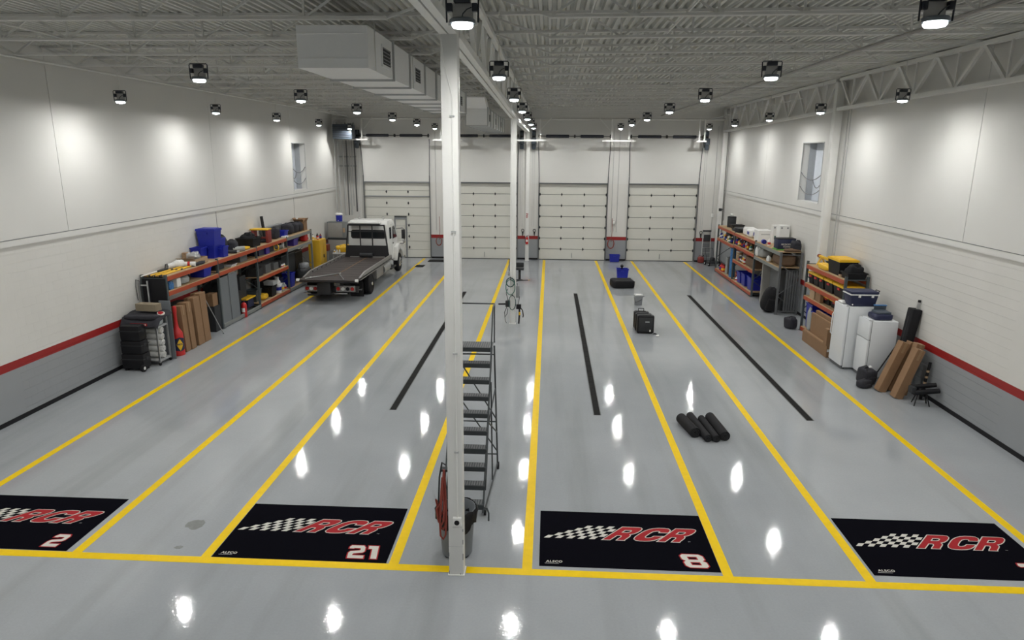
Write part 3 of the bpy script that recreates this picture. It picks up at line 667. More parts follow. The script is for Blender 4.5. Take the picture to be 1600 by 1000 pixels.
def roll(label, a, b, r, m_, cat='roll', name='fabric_roll', grp=None, core='black'):
    a = Vector(a); b = Vector(b); t = thing(name, label, cat, (0, 0, 0), group=grp); t.location = a; b = b-a; d = b.normalized()
    u = d.orthogonal().normalized(); v = d.cross(u); pts = []
    obj('wrap', MB().cyl((0, 0, 0), b, r, 18), m_, t, smooth=50)
    for P, s in ((Vector((0, 0, 0)), -1), (b, 1)):
        sp_ = [P + d*s*.003 + (u*math.cos(k*.7)+v*math.sin(k*.7))*r*(.18+.78*k/26) for k in range(27)]
        obj('spiral_edge', MB().tube(sp_, r*.05, 5), core, t)
    return t
def bottle(label, loc, r, h, m_, cap='white', grp=None, cat='bottle'):
    t = thing('bottle', label, cat, loc, 0, grp)
    obj('bottle_body', MB().lathe([(r*.9, 0), (r, .01), (r, h*.62), (r*.8, h*.74), (r*.35, h*.84), (r*.33, h*.9)], n=10), m_, t); obj('cap', MB().lathe([(r*.4, h*.88), (r*.4, h)], n=10), cap, t)
    obj('wrap_label', MB().lathe([(r*1.01, h*.2), (r*1.01, h*.5)], n=10), R.choice(['white', 'yellow', 'blue_tote', 'red']), t)
    return t
def bucket(label, loc, r, h, m_, lid='white', band=None, cat='bucket'):
    t = thing('bucket', label, cat, loc)
    obj('pail', MB().lathe([(r*.88, 0), (r*.98, h*.86), (r*1.06, h*.87), (r*1.06, h*.92), (r, h*.93), (r, h*.95)], n=18), m_, t)
    if lid: obj('lid', MB().lathe([(r*1.05, h*.93), (r*1.05, h*.98), (r*.9, h), (0, h)], n=18), lid, t)
    if band: obj('label_band', MB().lathe([(r*.94, h*.3), (r*.98, h*.7)], n=18), band, t)
    obj('wire_handle', MB().tube([(r*1.05*math.cos(a), -r*1.05*abs(math.sin(a))*1.0, h*.8-.5*r*abs(math.sin(a))) for a in [k*PI/8 for k in range(9)]], .006, 5), 'silver', t)
    return t
def softlump(name, label, cat, loc, d, m_, e=.6, seed=1, amp=.12, rz=0, grp=None, rot=None):
    t = thing(name, label, cat, loc, rz, grp, rot)
    obj('cloth', MB().soft((0, 0, 0), d, e, seed, amp), m_, t, smooth=60)
    obj('fold', MB().soft((d[0]*.08, d[1]*.06, d[2]*.55), (d[0]*.7, d[1]*.6, d[2]*.55), e, seed+7, amp), m_, t, smooth=60)
    return t

# things along the far wall
tote('empty blue bin lying upside down below the red hose coil', (3.68, 38.1, .02), (.55, .4, .38), 0)
t = thing('step_ladder', 'folded grey step ladder leaning on the far wall by the right corner', 'ladder', (8.7, 38.2, 0), rot=(-.06, 0, 0))
for s in (-1, 1): obj('rail', MB().bar((s*.25, 0, 0), (s*.19, 0, 1.75), .05, .06), 'lgrey', t, smooth=0)
for k in range(5): obj('tread', MB().bx(-.24+k*.01, .24-k*.01, -.09, .05, .28+k*.27, .31+k*.27), 'silver', t, smooth=0)
obj('top_cap', MB().bx(-.22, .22, -.1, .06, 1.72, 1.8), 'charcoal', t, bevel=.015); obj('tool_pouch', MB().bx(-.17, .17, -.12, -.05, 1.2, 1.55), 'charcoal', t, bevel=.02)
t = thing('lawn_mower', 'dark push mower parked before the step ladder', 'mower', (8.88, 37.35, 0), .2)
obj('deck', MB().taper(0, 0, .1, .26, (.3, .26), (.22, .2)), 'charcoal', t, bevel=.02); obj('engine', MB().lathe([(.14, .26), (.15, .34), (.12, .42), (.05, .44)], (0, 0, 0), 14), 'charcoal', t)
for x in (-.3, .3):
    for y in (-.24, .24):
        wv = obj('wheel', MB().cyl((x-.03, y, .1), (x+.03, y, .1), .1, 16), 'rubber', t); obj('hub', MB().cyl((x-.034, y, .1), (x+.034, y, .1), .04, 12), 'white', wv)
obj('push_bar', MB().tube([(-.22, .2, .2), (-.22, .55, .85), (.22, .55, .85), (.22, .2, .2)], .013, 6), 'charcoal', t)
t = thing('gas_can', 'red fuel can on the floor beside the mower', 'fuel can', (8.42, 38.1, 0)); obj('can_body', MB().soft((0, 0, 0), (.34, .26, .36), .5, 3, .02), 'dred', t, smooth=60); obj('spout', MB().cyl((.06, 0, .33), (.16, 0, .44), .025, 8), 'black', t); obj('grip', MB().tube([(-.12, 0, .33), (-.1, 0, .42), (.02, 0, .42), (.04, 0, .34)], .014, 6), 'dred', t)
# tool cabinet and cooler in the far left corner
t = thing('tool_cabinet', 'tall grey tool cabinet in the far left corner behind the yellow cabinet', 'cabinet', (-11.08, 35.7, 0))
obj('cabinet_body', MB().bx(-.5, .5, -.25, .3, .1, 2.3), 'cabinet_grey', t, bevel=.012); obj('upper_door', MB().bx(-.46, .30, -.268, -.25, 1.5, 2.24), 'plate', t, bevel=.006); obj('lower_door', MB().bx(-.46, .46, -.268, -.25, .16, 1.36), 'plate', t, bevel=.006)
obj('shelf_lip', MB().bx(-.5, .5, -.285, -.24, 1.38, 1.46), 'charcoal', t, smooth=0); obj('warning_sticker', MB().bx(.33, .44, -.258, -.2505, 1.75, 1.98), 'card_light', t, smooth=0)
for x in (-.44, .44):
    for y in (-.2, .25): obj('caster', MB().cyl((x-.02, y, .05), (x+.02, y, .05), .05, 12), 'rubber', t)
t = thing('water_cooler', 'round blue drink cooler with white lid on the tool cabinet', 'cooler', (-10.98, 35.68, 2.3))
obj('cooler_body', MB().lathe([(.15, 0), (.16, .01), (.175, .34)], n=18), 'blue_tote', t); obj('cooler_lid', MB().lathe([(.185, .34), (.185, .40), (.16, .43), (0, .44)], n=18), 'white', t); obj('spigot', MB().cyl((0, -.15, .06), (0, -.21, .06), .016, 8), 'white', t); obj('bail', MB().tube([(-.18, 0, .3), (-.2, 0, .4), (0, 0, .5), (.2, 0, .4), (.18, 0, .3)], .008, 6), 'white', t)
# floor mats by the doors
for lab, x0, x1, y0, y1 in (('dark floor mat before the pier by the near column', -6.62, -5.6, 37.1, 37.9), ('small dark floor mat by the truck front', -7.0, -6.55, 35.3, 36.0)):
    tag(obj('floor_mat', MB().bx(x0, x1, y0, y1, 0, .012), 'rubber', bevel=.004), lab, 'floor mat')
# ================================================================== printed floor mats
def shear(pts, ox, oy, wx, hy, sh): return [(ox+x*wx+y*hy*sh, oy+y*hy) for x, y in pts]
RO = [(0,0),(0,1),(.72,1),(.86,.97),(.96,.89),(1,.77),(.99,.62),(.93,.51),(.80,.44),(.90,.36),(.93,.25),(.93,.06),(.96,0),(.62,0),(.60,.08),(.60,.24),(.55,.33),(.46,.35),(.33,.35),(.33,0)]
RI = [(.33,.58),(.33,.76),(.58,.76),(.65,.73),(.67,.67),(.65,.61),(.58,.58)]
CO = [(1,.66),(.66,.66),(.64,.73),(.56,.77),(.46,.77),(.37,.72),(.34,.6),(.34,.4),(.37,.29),(.46,.23),(.56,.23),(.64,.28),(.67,.38),(1,.38),(.98,.22),(.90,.09),(.76,.02),(.6,0),(.40,0),(.22,.03),(.08,.12),(.01,.27),(0,.4),(0,.6),(.02,.74),(.10,.88),(.22,.96),(.4,1),(.62,1),(.8,.97),(.93,.88),(.99,.77)]
SHR = .90
def letters(grow): 
    V, F = [], []
    for P, ox in (([RO, RI], .975), ([CO], 1.40), ([RO, RI], 1.828)):
        hs = .395
        sp_ = [shear(q, ox, .752, .36 if P[0] is RO else .40, hs, SHR) for q in P]
        v, f = flat_poly(sp_, grow); n = len(V); V += v; F += [tuple(i+n for i in g) for g in f]
    return V, F
GL_W, GL_R = letters(.011), letters(-.003)
def stroke(polys): 
    V, F = [], []
    for q in polys: n = len(V); V += [(x, y, 0) for x, y in q]; F.append(tuple(range(n, n+len(q))))
    return V, F
def rect(a, b, c, d): return [(a, c), (b, c), (b, d), (a, d)]
def digit(ch):
    # outline(s) in a 1 x 1 box
    D = {'2': [[(0,.74),(.0,.86),(.12,1),(.88,1),(1,.86),(1,.56),(.88,.44),(.34,.36),(.30,.31),(.30,.24),(1,.24),(1,0),(0,0),(0,.42),(.12,.54),(.66,.62),(.70,.66),(.70,.74),(.66,.78),(.32,.78),(.30,.74)]],
         '1': [[(.05,1),(.68,1),(.68,0),(.28,0),(.28,.74),(.05,.74)]],
         '8': [[(.14,1),(.86,1),(1,.87),(1,.6),(.88,.5),(1,.4),(1,.13),(.86,0),(.14,0),(0,.13),(0,.4),(.12,.5),(0,.6),(0,.87)], rect(.30,.70,.60,.80), rect(.30,.70,.20,.40)],
         '3': [[(0,.80),(.10,1),(.9,1),(1,.86),(1,.62),(.86,.51),(1,.4),(1,.14),(.88,0),(.1,0),(0,.18),(0,.26),(.62,.24),(.7,.3),(.7,.38),(.62,.42),(.2,.42),(.2,.6),(.62,.6),(.7,.64),(.7,.72),(.62,.77),(.06,.72)]]}
    return D[ch]
def number(txt, x, y, wd, ht, sh, grow):
    V, F = [], []
    for i, ch in enumerate(txt):
        sp_ = [shear(q, x+i*wd*1.12, y, wd, ht, sh) for q in digit(ch)]
        v, f = flat_poly(sp_, grow); n = len(V); V += v; F += [tuple(i_+n for i_ in g) for g in f]
    return V, F
FLAG = []
SK = .90; cw, chh = .088, .079
for r_ in range(5):
    for c_ in range(10):
        if (r_+c_) % 2: continue
        x = .06+c_*cw+r_*chh*SK; y = .757+r_*chh
        if c_ == 0 and r_ > 0 or (c_ == 1 and r_ > 1) or (c_ == 2 and r_ > 3): continue
        FLAG.append([(x, y), (x+cw*1.02, y), (x+cw*1.02+chh*SK, y+chh), (x+chh*SK, y+chh)])
def printed_mat(label, x, y, num, nx, nw, nsh):
    t = thing('floor_mat', label, 'floor mat', (x, y, 0), group='printed bay mats')
    obj('mat_sheet', MB().bx(0, 2.635, 0, 1.59, 0, .008), 'mat_black', t, bevel=.003, segs=1)
    z = .0095
    flat_obj('printed_flag', stroke(FLAG), 'print_white', t, (0, 0, z))['kind'] = 'stuff'
    flat_obj('letter_outline', GL_W, 'print_white', t, (0, 0, z+.0006)); flat_obj('red_lettering', GL_R, 'print_red', t, (0, 0, z+.0014))
    flat_obj('number_outline', number(num, nx, .085, nw, .345, nsh, .014), 'print_red', t, (0, 0, z)); flat_obj('number', number(num, nx, .085, nw, .345, nsh, -.004), 'print_white', t, (0, 0, z+.0008))
    flat_obj('maker_lettering', text_geo('ALSCO', .072, .1, .002, 'LEFT', 1.1), 'print_white', t, (.10, .115, z)); flat_obj('maker_underline', stroke([rect(.08, .29, .062, .070)]), 'lgrey', t, (0, 0, z))
    flat_obj('trade_mark', text_geo('TM', .03, .3, 0, 'LEFT'), 'lgrey', t, (2.30, .775, z))
printed_mat('leftmost black floor mat with red RCR lettering, numbered 2', -9.81, 8.85, '2', 2.16, .24, .12)
printed_mat('black floor mat with red RCR lettering and number 21, left of the column', -4.93, 8.84, '21', 2.02, .25, -.12)
printed_mat('black floor mat with red RCR lettering and number 8, right of the column', -.045, 8.92, '8', 2.16, .34, -.18)
printed_mat('rightmost black floor mat with red RCR lettering, its number cut off', 4.78, 8.99, '3', 2.27, .30, -.15)

# ================================================================== rolling ladder behind the near column
t = thing('rolling_ladder', 'grey ten-step rolling warehouse ladder behind the near column', 'ladder', (-1.30, 10.2, 0))
XLd, XRd = -.31, .31; rise, runn = .244, .19
for i in range(10):
    z = rise*(i+1); y = runn*i; dp = .19 if i < 9 else .42
    tr = obj('tread', MB().bx(XLd, XRd, y, y+dp, z-.03, z), 'ladder_grey', t, smooth=0)
    obj('tread_lip', MB().bx(XLd, XRd, y-.004, y, z-.075, z), 'ladder_grey', tr, smooth=0)
    gr = MB()
    for k in range(14): gr.bx(XLd+.02+k*.042, XLd+.045+k*.042, y+.01, y+dp-.02, z, z+.006)
    o_ = obj('grip_teeth', gr, 'dgrey', tr, smooth=0); o_['kind'] = 'stuff'
tb = lambda nm, pts, r=.013: obj(nm, MB().tube(pts, r, 8), 'ladder_grey', t)
for s, X in ((-1, XLd), (1, XRd)):
    tb('stringer', [(X, -.03, .12), (X, runn*9.2, rise*10)], .016)
    tb('handrail', [(X+s*.02, runn*1.0, .42), (X+s*.03, runn*1.0-.02, .62), (X+s*.03, runn*1.5, rise*3.0), (X+s*.02, runn*9.0, rise*10+.70), (X+s*.02, runn*9.3, rise*10+.74), (X+s*.02, runn*11, rise*10+.74), (X+s*.02, runn*11, rise*10)])
    tb('rear_leg', [(X+s*.10, 1.86, .10), (X+s*.02, runn*10.8, rise*10-.05)], .016)
    tb('base_rail', [(X+s*.02, .05, .12), (X+s*.10, 1.86, .12)], .016)
    tb('mid_post', [(X+s*.06, 1.15, .12), (X+s*.02, runn*7, rise*8-.03)])
    tb('side_brace', [(X+s*.09, 1.85, .75), (X+s*.02, runn*4.5, rise*5.5)]); tb('side_brace', [(X+s*.05, 1.9, 1.6), (X+s*.02, runn*4.5, rise*5.5)])
    tb('foot_hook', [(X+s*.02, .0, .2), (X+s*.07, -.06, .22), (X+s*.10, -.1, .16), (X+s*.10, -.1, .02)], .014)
    fw_ = obj('caster', MB().cyl((X+s*.02-.02, .12, .06), (X+s*.02+.02, .12, .06), .06, 14), 'rubber', t)
    rw_ = obj('caster', MB().cyl((X+s*.11-.02, 1.86, .07), (X+s*.11+.02, 1.86, .07), .07, 14), 'rubber', t)
for y, z, e in ((1.86, .3, .09), (1.88, .95, .07), (1.95, 2.25, .03), (runn*11, rise*10+.74, .02)): tb('cross_bar', [(XLd-e, y, z), (XRd+e, y, z)], .013)
tb('back_brace', [(XLd-.04, 1.92, 2.2), (XRd+.08, 1.87, 1.0)]); tb('back_brace', [(XLd-.06, 1.9, 1.5), (XRd+.1, 1.86, .35)])
tb('front_cross_bar', [(XLd, 0.02, .16), (XRd, 0.02, .16)])

# trash can behind the column, red hose draped on the column
t = thing('trash_can', 'round grey trash can with a black liner behind the near column', 'trash can', (-1.29, 9.2, 0))
obj('can', MB().lathe([(.215, .02), (.225, .03), (.23, .10), (.27, .68), (.285, .72), (.285, .76), (.275, .76), (.26, .68), (.215, .06), (0, .05)], n=28), 'panel_grey', t, smooth=40)
mb = MB(); nn = 40; vs = []
rr = random.Random(4)
for i, (r0, z0) in enumerate(((.25, .57), (.288, .775), (.31, .74), (.305, .62), (.303, .54))):
    for k in range(nn): vs.append(((r0+.012*math.sin(k*2.1+i))*math.cos(2*PI*k/nn)*1.02, (r0+.012*math.sin(k*1.7+i))*math.sin(2*PI*k/nn), z0+(.05*math.sin(k*.9)+.05*math.sin(k*.31+1) if i > 2 else .012*math.sin(k*1.3))))
mb.add(vs, [(i*nn+k, i*nn+(k+1) % nn, (i+1)*nn+(k+1) % nn, (i+1)*nn+k) for i in range(4) for k in range(nn)]); obj('liner', mb, 'black', t, smooth=70)
obj('dolly', MB().cyl((0, 0, .0), (0, 0, .025), .2, 20), 'black', t)
for a in (.6, 2.4, 4.0, 5.6): obj('dolly_wheel', MB().cyl((.19*math.cos(a), .19*math.sin(a)-.02, .035), (.19*math.cos(a), .19*math.sin(a)+.02, .035), .035, 10), 'rubber', t)
t = thing('air_hose', 'red air hose hung in long loops on the near column', 'hose', (-1.36, 8.72, 0))
for j in range(6):
    dx = -.055-.006*j; lo = .56+.10*(j % 3)+.03*j; hi = 1.62-.03*j; yo = -.06+.035*(j % 4)
    pts = [(dx+.03, yo, hi), (dx, yo-.02, hi-.4), (dx-.035-.005*j, yo-.03, lo+.25), (dx-.03, yo-.02, lo+.05), (dx+.01, yo-.03, lo), (dx+.045, yo-.04, lo+.08), (dx+.06, yo-.03, lo+.3), (dx+.05, yo-.01, hi-.35), (dx+.035, yo, hi-.01)]
    obj('hose_loop', MB().tube(pts, .014, 7), 'red_hose', t)
obj('hose_end', MB().tube([(.0, -.04, 1.68), (-.05, -.05, 1.72), (-.09, -.05, 1.5), (-.11, -.05, 1.1)], .012, 7), 'charcoal', t); obj('hose_hook', MB().bx(-.08, .030, -.05, .05, 1.58, 1.61), 'charcoal', t, smooth=0)

# ================================================================== hoses and tools on the middle column
def coil(label, x, y, z, rx, rz_, m_, n=4, r=.016, name='hose_coil'):
    t = thing(name, label, 'hose', (x, y, z)); P = []
    for k in range(14*n+1):
        a = k*PI/7; P.append((rx*math.sin(a)*(1+.04*math.sin(k*.5)), -.02*((k*5) % 4)/2-.01, rz_*math.cos(a)-rz_))
    obj('coils', MB().tube(P, r, 6), m_, t); obj('hook', MB().tube([(0, .03, .0), (0, -.1, .0), (0, -.1, .05)], .012, 6), 'charcoal', t)
    return t
coil('upper teal hose coil on the middle column', -1.29, 23.43, 1.66, .14, .16, 'teal_hose'); coil('wide green hose loop on the middle column below the teal coil', -1.29, 23.40, 1.60, .16, .27, 'green_dark', 2, .013); coil('lower oval teal hose loop near the foot of the middle column', -1.22, 23.38, 1.05, .12, .26, 'teal_hose', 3, .012)
t = thing('hose_reel_bracket', 'black bracket with a handle on the left of the middle column', 'bracket', (-1.36, 23.5, .62)); obj('bracket_body', MB().bx(-.10, .05, -.12, .06, 0, .22), 'charcoal', t, bevel=.02); obj('arm', MB().tube([(-.08, -.05, .1), (-.35, -.05, .09)], .03, 8), 'black', t); obj('lead', MB().tube([(0, -.1, .2), (-.07, -.1, .5), (-.03, -.1, .65)], .012, 6), 'charcoal', t); obj('lead', MB().tube([(-.05, -.1, 0), (-.13, -.1, -.2), (-.1, -.1, -.35), (-.04, -.1, -.25), (-.02, -.08, -.05)], .012, 6), 'charcoal', t); obj('lead', MB().tube([(-.12, -.1, -.3), (-.1, -.12, -.5), (-.05, -.1, -.58)], .008, 6), 'charcoal', t)
t = thing('pressure_sprayer', 'black sprayer with a yellow grip at the right of the middle column', 'sprayer', (-.99, 23.45, 0)); obj('lance', MB().tube([(0, 0, 0.02), (.02, 0, .35), (.02, 0, .6)], .028, 8), 'black', t); obj('grip', MB().cyl((.03, -.03, .34), (.03, -.03, .44), .03, 10), 'yellow', t); obj('pump_head', MB().bx(-.09, .08, -.06, .06, .55, .72), 'black', t, bevel=.02); obj('hose', MB().tube([(.05, 0, .6), (.13, 0, .5), (.16, 0, .3), (.14, 0, .25)], .02, 7), 'black', t); obj('lead', MB().tube([(-.02, 0, .7), (.02, 0, 1.0)], .012, 6), 'charcoal', t)
t = thing('wall_bracket_arm', 'thin dark boom arm on the right of the middle column', 'arm', (-1.10, 23.5, 1.52)); obj('boom', MB().tube([(0, 0, 0), (.12, -.02, .035), (.42, -.02, .05)], .014, 6), 'charcoal', t); obj('nozzle', MB().cyl((.42, -.02, .05), (.49, -.02, .065), .02, 8), 'card_light', t)
t = thing('paper_pad', 'grey sheet bundle hung on the right of the middle column', 'pad', (-1.02, 23.46, .95)); obj('sheets', MB().bx(-.07, .05, -.02, .03, 0, .42), 'grey', t, bevel=.012); obj('hanger', MB().tube([(-.02, 0, .42), (-.03, 0, .52)], .008, 6), 'charcoal', t)
t = thing('power_cable', 'grey cable and plug on the upper left of the middle column', 'cable', (-1.33, 23.5, 1.72)); obj('cable', MB().tube([(0, 0, 0), (-.015, -.02, .3), (0, 0, .6)], .014, 6), 'charcoal', t); obj('plug', MB().bx(-.05, .02, -.04, .03, .0, .16), 'grey', t, bevel=.015)
t = thing('shop_stool', 'black stool standing behind the middle column', 'stool', (-1.33, 32.0, 0)); obj('seat', MB().bx(-.2, .2, -.18, .18, .5, .6), 'charcoal', t, bevel=.04); obj('backrest', MB().bx(-.19, .19, .14, .2, .6, .82), 'charcoal', t, bevel=.03); obj('pedestal', MB().cyl((0, 0, .05), (0, 0, .5), .06, 12), 'charcoal', t); obj('foot', MB().lathe([(.16, 0), (.16, .02), (.07, .06)], n=16), 'charcoal', t)

# ================================================================== things standing on the open floor
mr = [('black rubber roll lying leftmost of the four on the right bay floor', (3.20, 13.80), (3.05, 14.62), .115), ('thin black rubber roll second from left of the four on the floor', (3.42, 13.58), (3.30, 14.88), .085), ('black rubber roll third from left of the four on the floor', (3.60, 13.58), (3.52, 14.72), .08), ('black rubber roll rightmost of the four on the right bay floor', (3.80, 13.68), (3.72, 14.78), .105)]
for lab, a, b, r in mr: roll(lab, (*a, r), (*b, r), r, 'rubber', 'roll', 'rubber_roll', 'rubber rolls', 'charcoal')
t = thing('equipment_cover', 'flat black padded cover lying on the floor toward the far doors', 'cover', (3.37, 30.8, 0), .12)
obj('cover_body', MB().soft((0, 0, 0), (1.0, 1.0, .34), .28, 5, .05), 'rubber', t, smooth=60); obj('seam', MB().tube([(.44*math.copysign(abs(math.cos(a))**.35, math.cos(a)), .44*math.copysign(abs(math.sin(a))**.35, math.sin(a)), .31) for a in [k*PI/16 for k in range(32)]], .008, 5, closed=True), 'black', t)
tote('blue bin standing on the floor behind the black cover', (3.6, 33.05, 0), (.56, .42, .46), 0)
t = thing('spray_nozzle', 'black spray head sticking out of the blue floor bin', 'spray head', (3.58, 33.1, .03)); obj('stem', MB().cyl((0, 0, 0), (0, 0, .5), .04, 10), 'black', t); obj('knob', MB().lathe([(.03, .48), (.07, .5), (.08, .56), (.03, .62)], n=12), 'black', t)
t = thing('grease_bucket', 'grey square bucket with a white lid on the floor', 'bucket', (3.63, 27.0, 0)); obj('pail', MB().taper(0, 0, 0, .38, (.13, .13), (.155, .155)), 'grey', t, bevel=.02); obj('lid', MB().bx(-.17, .17, -.17, .17, .38, .42), 'lgrey', t, bevel=.012); obj('lid_label', MB().bx(-.1, .1, -.1, .1, .42, .425), 'white', t, smooth=0); obj('handle', MB().tube([(-.17, 0, .3), (-.14, -.17, .12), (.1, -.17, .24), (.17, 0, .3)], .008, 6), 'charcoal', t); obj('lip_spout', MB().bx(.15, .24, -.03, .03, .33, .36), 'grey', t, bevel=.008)
for i, (dy, dx, w_, h_, lab) in enumerate(((0, .0, .56, .62, 'front black equipment case with a small white badge, of three on the floor'), (.34, -.03, .54, .60, 'middle black equipment case of three on the floor'), (.66, -.06, .50, .60, 'rear black equipment case with a carrying handle, of three on the floor'))):
    t = thing('equipment_case', lab, 'case', (3.30+dx, 22.42+dy, 0), group='equipment cases')
    obj('case_shell', MB().bx(-w_/2, w_/2, -.0, .24, .03, h_), 'black', t, bevel=.03); obj('front_panel', MB().bx(-w_/2+.05, w_/2-.05, -.012, .0, .08, h_-.06), 'charcoal', t, bevel=.005)
    for x in (-w_/2+.06, w_/2-.06): obj('foot', MB().cyl((x, .12, 0), (x, .12, .03), .03, 10), 'black', t)
    obj('top_rib', MB().bx(-w_/2+.04, w_/2-.1, .08, .16, h_, h_+.02), 'charcoal', t, smooth=0)
    if i == 2: obj('carry_handle', MB().tube([(-.1, .12, h_), (-.1, .12, h_+.1), (.08, .12, h_+.1), (.08, .12, h_)], .016, 7), 'black', t)
    if i == 0: obj('badge', MB().bx(-.02, .12, -.016, -.011, .4, .43), 'lgrey', t, smooth=0); obj('badge', MB().bx(.13, .17, -.016, -.011, .08, .15), 'white', t, smooth=0)
t = thing('power_plug', 'black cord end with a white plug beside the equipment cases', 'plug', (3.62, 22.3, 0)); obj('cord', MB().tube([(-.04, .12, .02), (.0, .0, .05), (.04, -.06, .03)], .022, 7), 'black', t); obj('plug_head', MB().bx(.0, .1, -.16, -.08, 0, .04), 'white', t, bevel=.01)
# ================================================================== pallet racks
def rack(label, Xf, Xb, posts, bays, near_s, end_panels=()):
    """posts: y of each frame; bays[i]: list of (z_top_of_beam, material)"""
    t = thing('pallet_rack', label, 'rack', (0, 0, 0)); s = 1 if Xb > Xf else -1
    t.location = (Xf, posts[0], 0); y0 = posts[0]; D = abs(Xb-Xf)
    for k, (py, pm, ph) in enumerate(posts_spec(posts)):
        y = py-y0
        for x in (0, D-.07): obj('upright', MB().bx(*sorted((s*x, s*(x+.07))), y-.035, y+.035, .01, ph), pm, t, smooth=0)
        for x in (0, D-.07): obj('foot_plate', MB().bx(*sorted((s*(x-.03), s*(x+.10))), y-.06, y+.06, 0, .01), pm, t, smooth=0)
        z = .15; f = 0
        while z+.55 < ph:
            a, b = (.035, D-.035) if f % 2 else (D-.035, .035)
            obj('frame_brace', MB().bar((s*a, y, z), (s*b, y, z+.55), .025, .025), pm, t, smooth=0); z += .6; f += 1
        for z in (.12, ph-.1): obj('frame_brace', MB().bar((s*.035, y, z), (s*(D-.035), y, z), .025, .03), pm, t, smooth=0)
    for i, levels in enumerate(bays):
        ya, yb = posts[i]-y0, posts[i+1]-y0
        for z, bm_, deck in levels:
            for x in (-.008, D-.042): obj('beam', MB().bx(*sorted((s*x, s*(x+.05))), ya+.036, yb-.036, z-.125, z), bm_, t, bevel=.004, segs=1, smooth=0)
            if deck:
                n = 3
                for k in range(n): obj('deck_board', MB().bx(*sorted((s*.0, s*D)), ya+.04+(yb-ya-.08)*k/n+.004, ya+.04+(yb-ya-.08)*(k+1)/n-.004, z, z+.018), deck, t, smooth=0)
    return t
def posts_spec(posts): return [(y, PM.get(round(y, 2), ('rack_green', 2.40))[0], PM.get(round(y, 2), ('rack_green', 2.40))[1]) for y in posts]
PM = {31.2: ('rack_grey', 2.38)}
O, G, W = 'orange', 'rack_grey', 'wood_deck'
rack('long orange-beamed pallet rack of four bays along the left wall', -10.94, -11.70, [18.87, 22.0, 25.1, 28.15, 31.2],
     [[(2.34, O, W), (1.90, O, W)], [(2.34, O, W), (1.93, O, W), (.16, G, None)], [(2.34, O, W), (1.92, O, W), (1.17, O, W), (.17, O, W)], [(2.34, G, W), (1.86, G, W), (.17, G, W)]], 1)
PM = {35.4: ('rack_green', 2.40), 25.72: ('dgrey', 2.36)}
rack('orange and grey pallet rack along the right wall toward the far corner', 8.58, 9.40, [25.72, 28.95, 32.2, 35.4],
     [[(2.34, G, W), (1.76, G, W)], [(2.34, O, W), (1.80, O, W), (1.12, O, W), (.17, O, W)], [(2.34, O, W), (1.74, O, W), (.17, O, W)]], 1)
PM = {}
rack('short orange-beamed rack of yellow-lidded totes by the white fridges', 8.72, 9.42, [20.35, 23.42], [[(2.28, O, W), (1.66, O, W), (1.22, O, W), (.14, O, W)]], 1)

ZT = 2.358
# ---------------- left rack, top shelf
for i, (x, ya, yb, dx) in enumerate(((-11.42, 18.75, 20.6, .1), (-11.26, 18.75, 20.5, .12), (-11.10, 18.8, 20.7, .0))):
    t = thing('yellow_pole', 'yellow pole lying on the near end of the left rack, %s from the wall' % ORD[i], 'pole', (x, ya, ZT), group='yellow poles')
    obj('shaft', MB().cyl((0, 0, .022), (dx, yb-ya, .022), .022, 8), 'yellow', t); obj('ferrule', MB().cyl((0, 0, .022), (dx*.03, .12, .022), .025, 8), 'charcoal', t); obj('joint', MB().cyl((dx*.6, (yb-ya)*.6, .022), (dx*.65, (yb-ya)*.66, .022), .025, 8), 'charcoal', t)
t = thing('squeegee', 'white-handled black squeegee lying at the left rack near corner', 'squeegee', (-11.58, 18.7, ZT)); obj('handle', MB().cyl((0, 0, .025), (0, .9, .03), .02, 8), 'white', t); obj('blade', MB().bx(-.04, .08, .8, 1.3, 0, .05), 'charcoal', t, bevel=.01); obj('bracket', MB().tube([(.0, 1.25, .03), (.0, 1.3, .16), (.0, 1.4, .16), (.02, 1.42, .02)], .014, 6), 'charcoal', t)
roll('black and white rolled banner against the wall on the left rack', (-11.6, 20.1, ZT+.08), (-11.5, 20.45, ZT+.08), .08, 'cloth_white', 'roll', 'banner_roll', None, 'black')
softlump('rag_pile', 'white rag heap with silver packs on the left rack', 'rags', (-11.45, 20.5, ZT), (.34, .4, .2), 'cloth_white', .7, 3, .15)
t = thing('towel_roll', 'white towel roll with a red band on the left rack', 'roll', (-11.32, 20.55, ZT)); obj('towels', MB().cyl((-.02, 0, .08), (.34, .1, .08), .08, 14), 'cloth_white', t, smooth=50); obj('red_band', MB().cyl((.12, .04, .08), (.19, .06, .08), .083, 14), 'red', t, smooth=50)
softlump('black_tarp', 'black folded tarp at the front edge of the left rack top', 'tarp', (-11.08, 20.95, ZT), (.22, .8, .1), 'cloth_black', .5, 8, .1)
t = thing('cardboard_tray', 'flat open cardboard tray of parts on the left rack top', 'tray', (-11.32, 21.15, ZT)); obj('tray_base', MB().bx(-.3, .28, -.4, .4, 0, .02), 'card', t, smooth=0)
for a in ((-.3, .28, -.4, -.385, .02, .2), (-.3, .28, .385, .4, .02, .2), (-.3, -.285, -.385, .385, .02, .2), (.265, .28, -.385, .385, .02, .2)): obj('tray_wall', MB().bx(*a), 'card_light', t, smooth=0)
obj('tray_flap', MB().bar((-.02, -.4, .2), (-.02, -.5, .24), .56, .008), 'card_light', t, smooth=0)
softlump('foil_bag', 'crumpled silver bag lying in the cardboard tray', 'bag', (-11.32, 21.2, ZT+.02), (.36, .4, .32), 'silver', .6, 12, .2)
carton('small upright carton by the wall behind the cardboard tray', (-11.62, 21.3, ZT), (.16, .2, .34), 0, 'card_light')
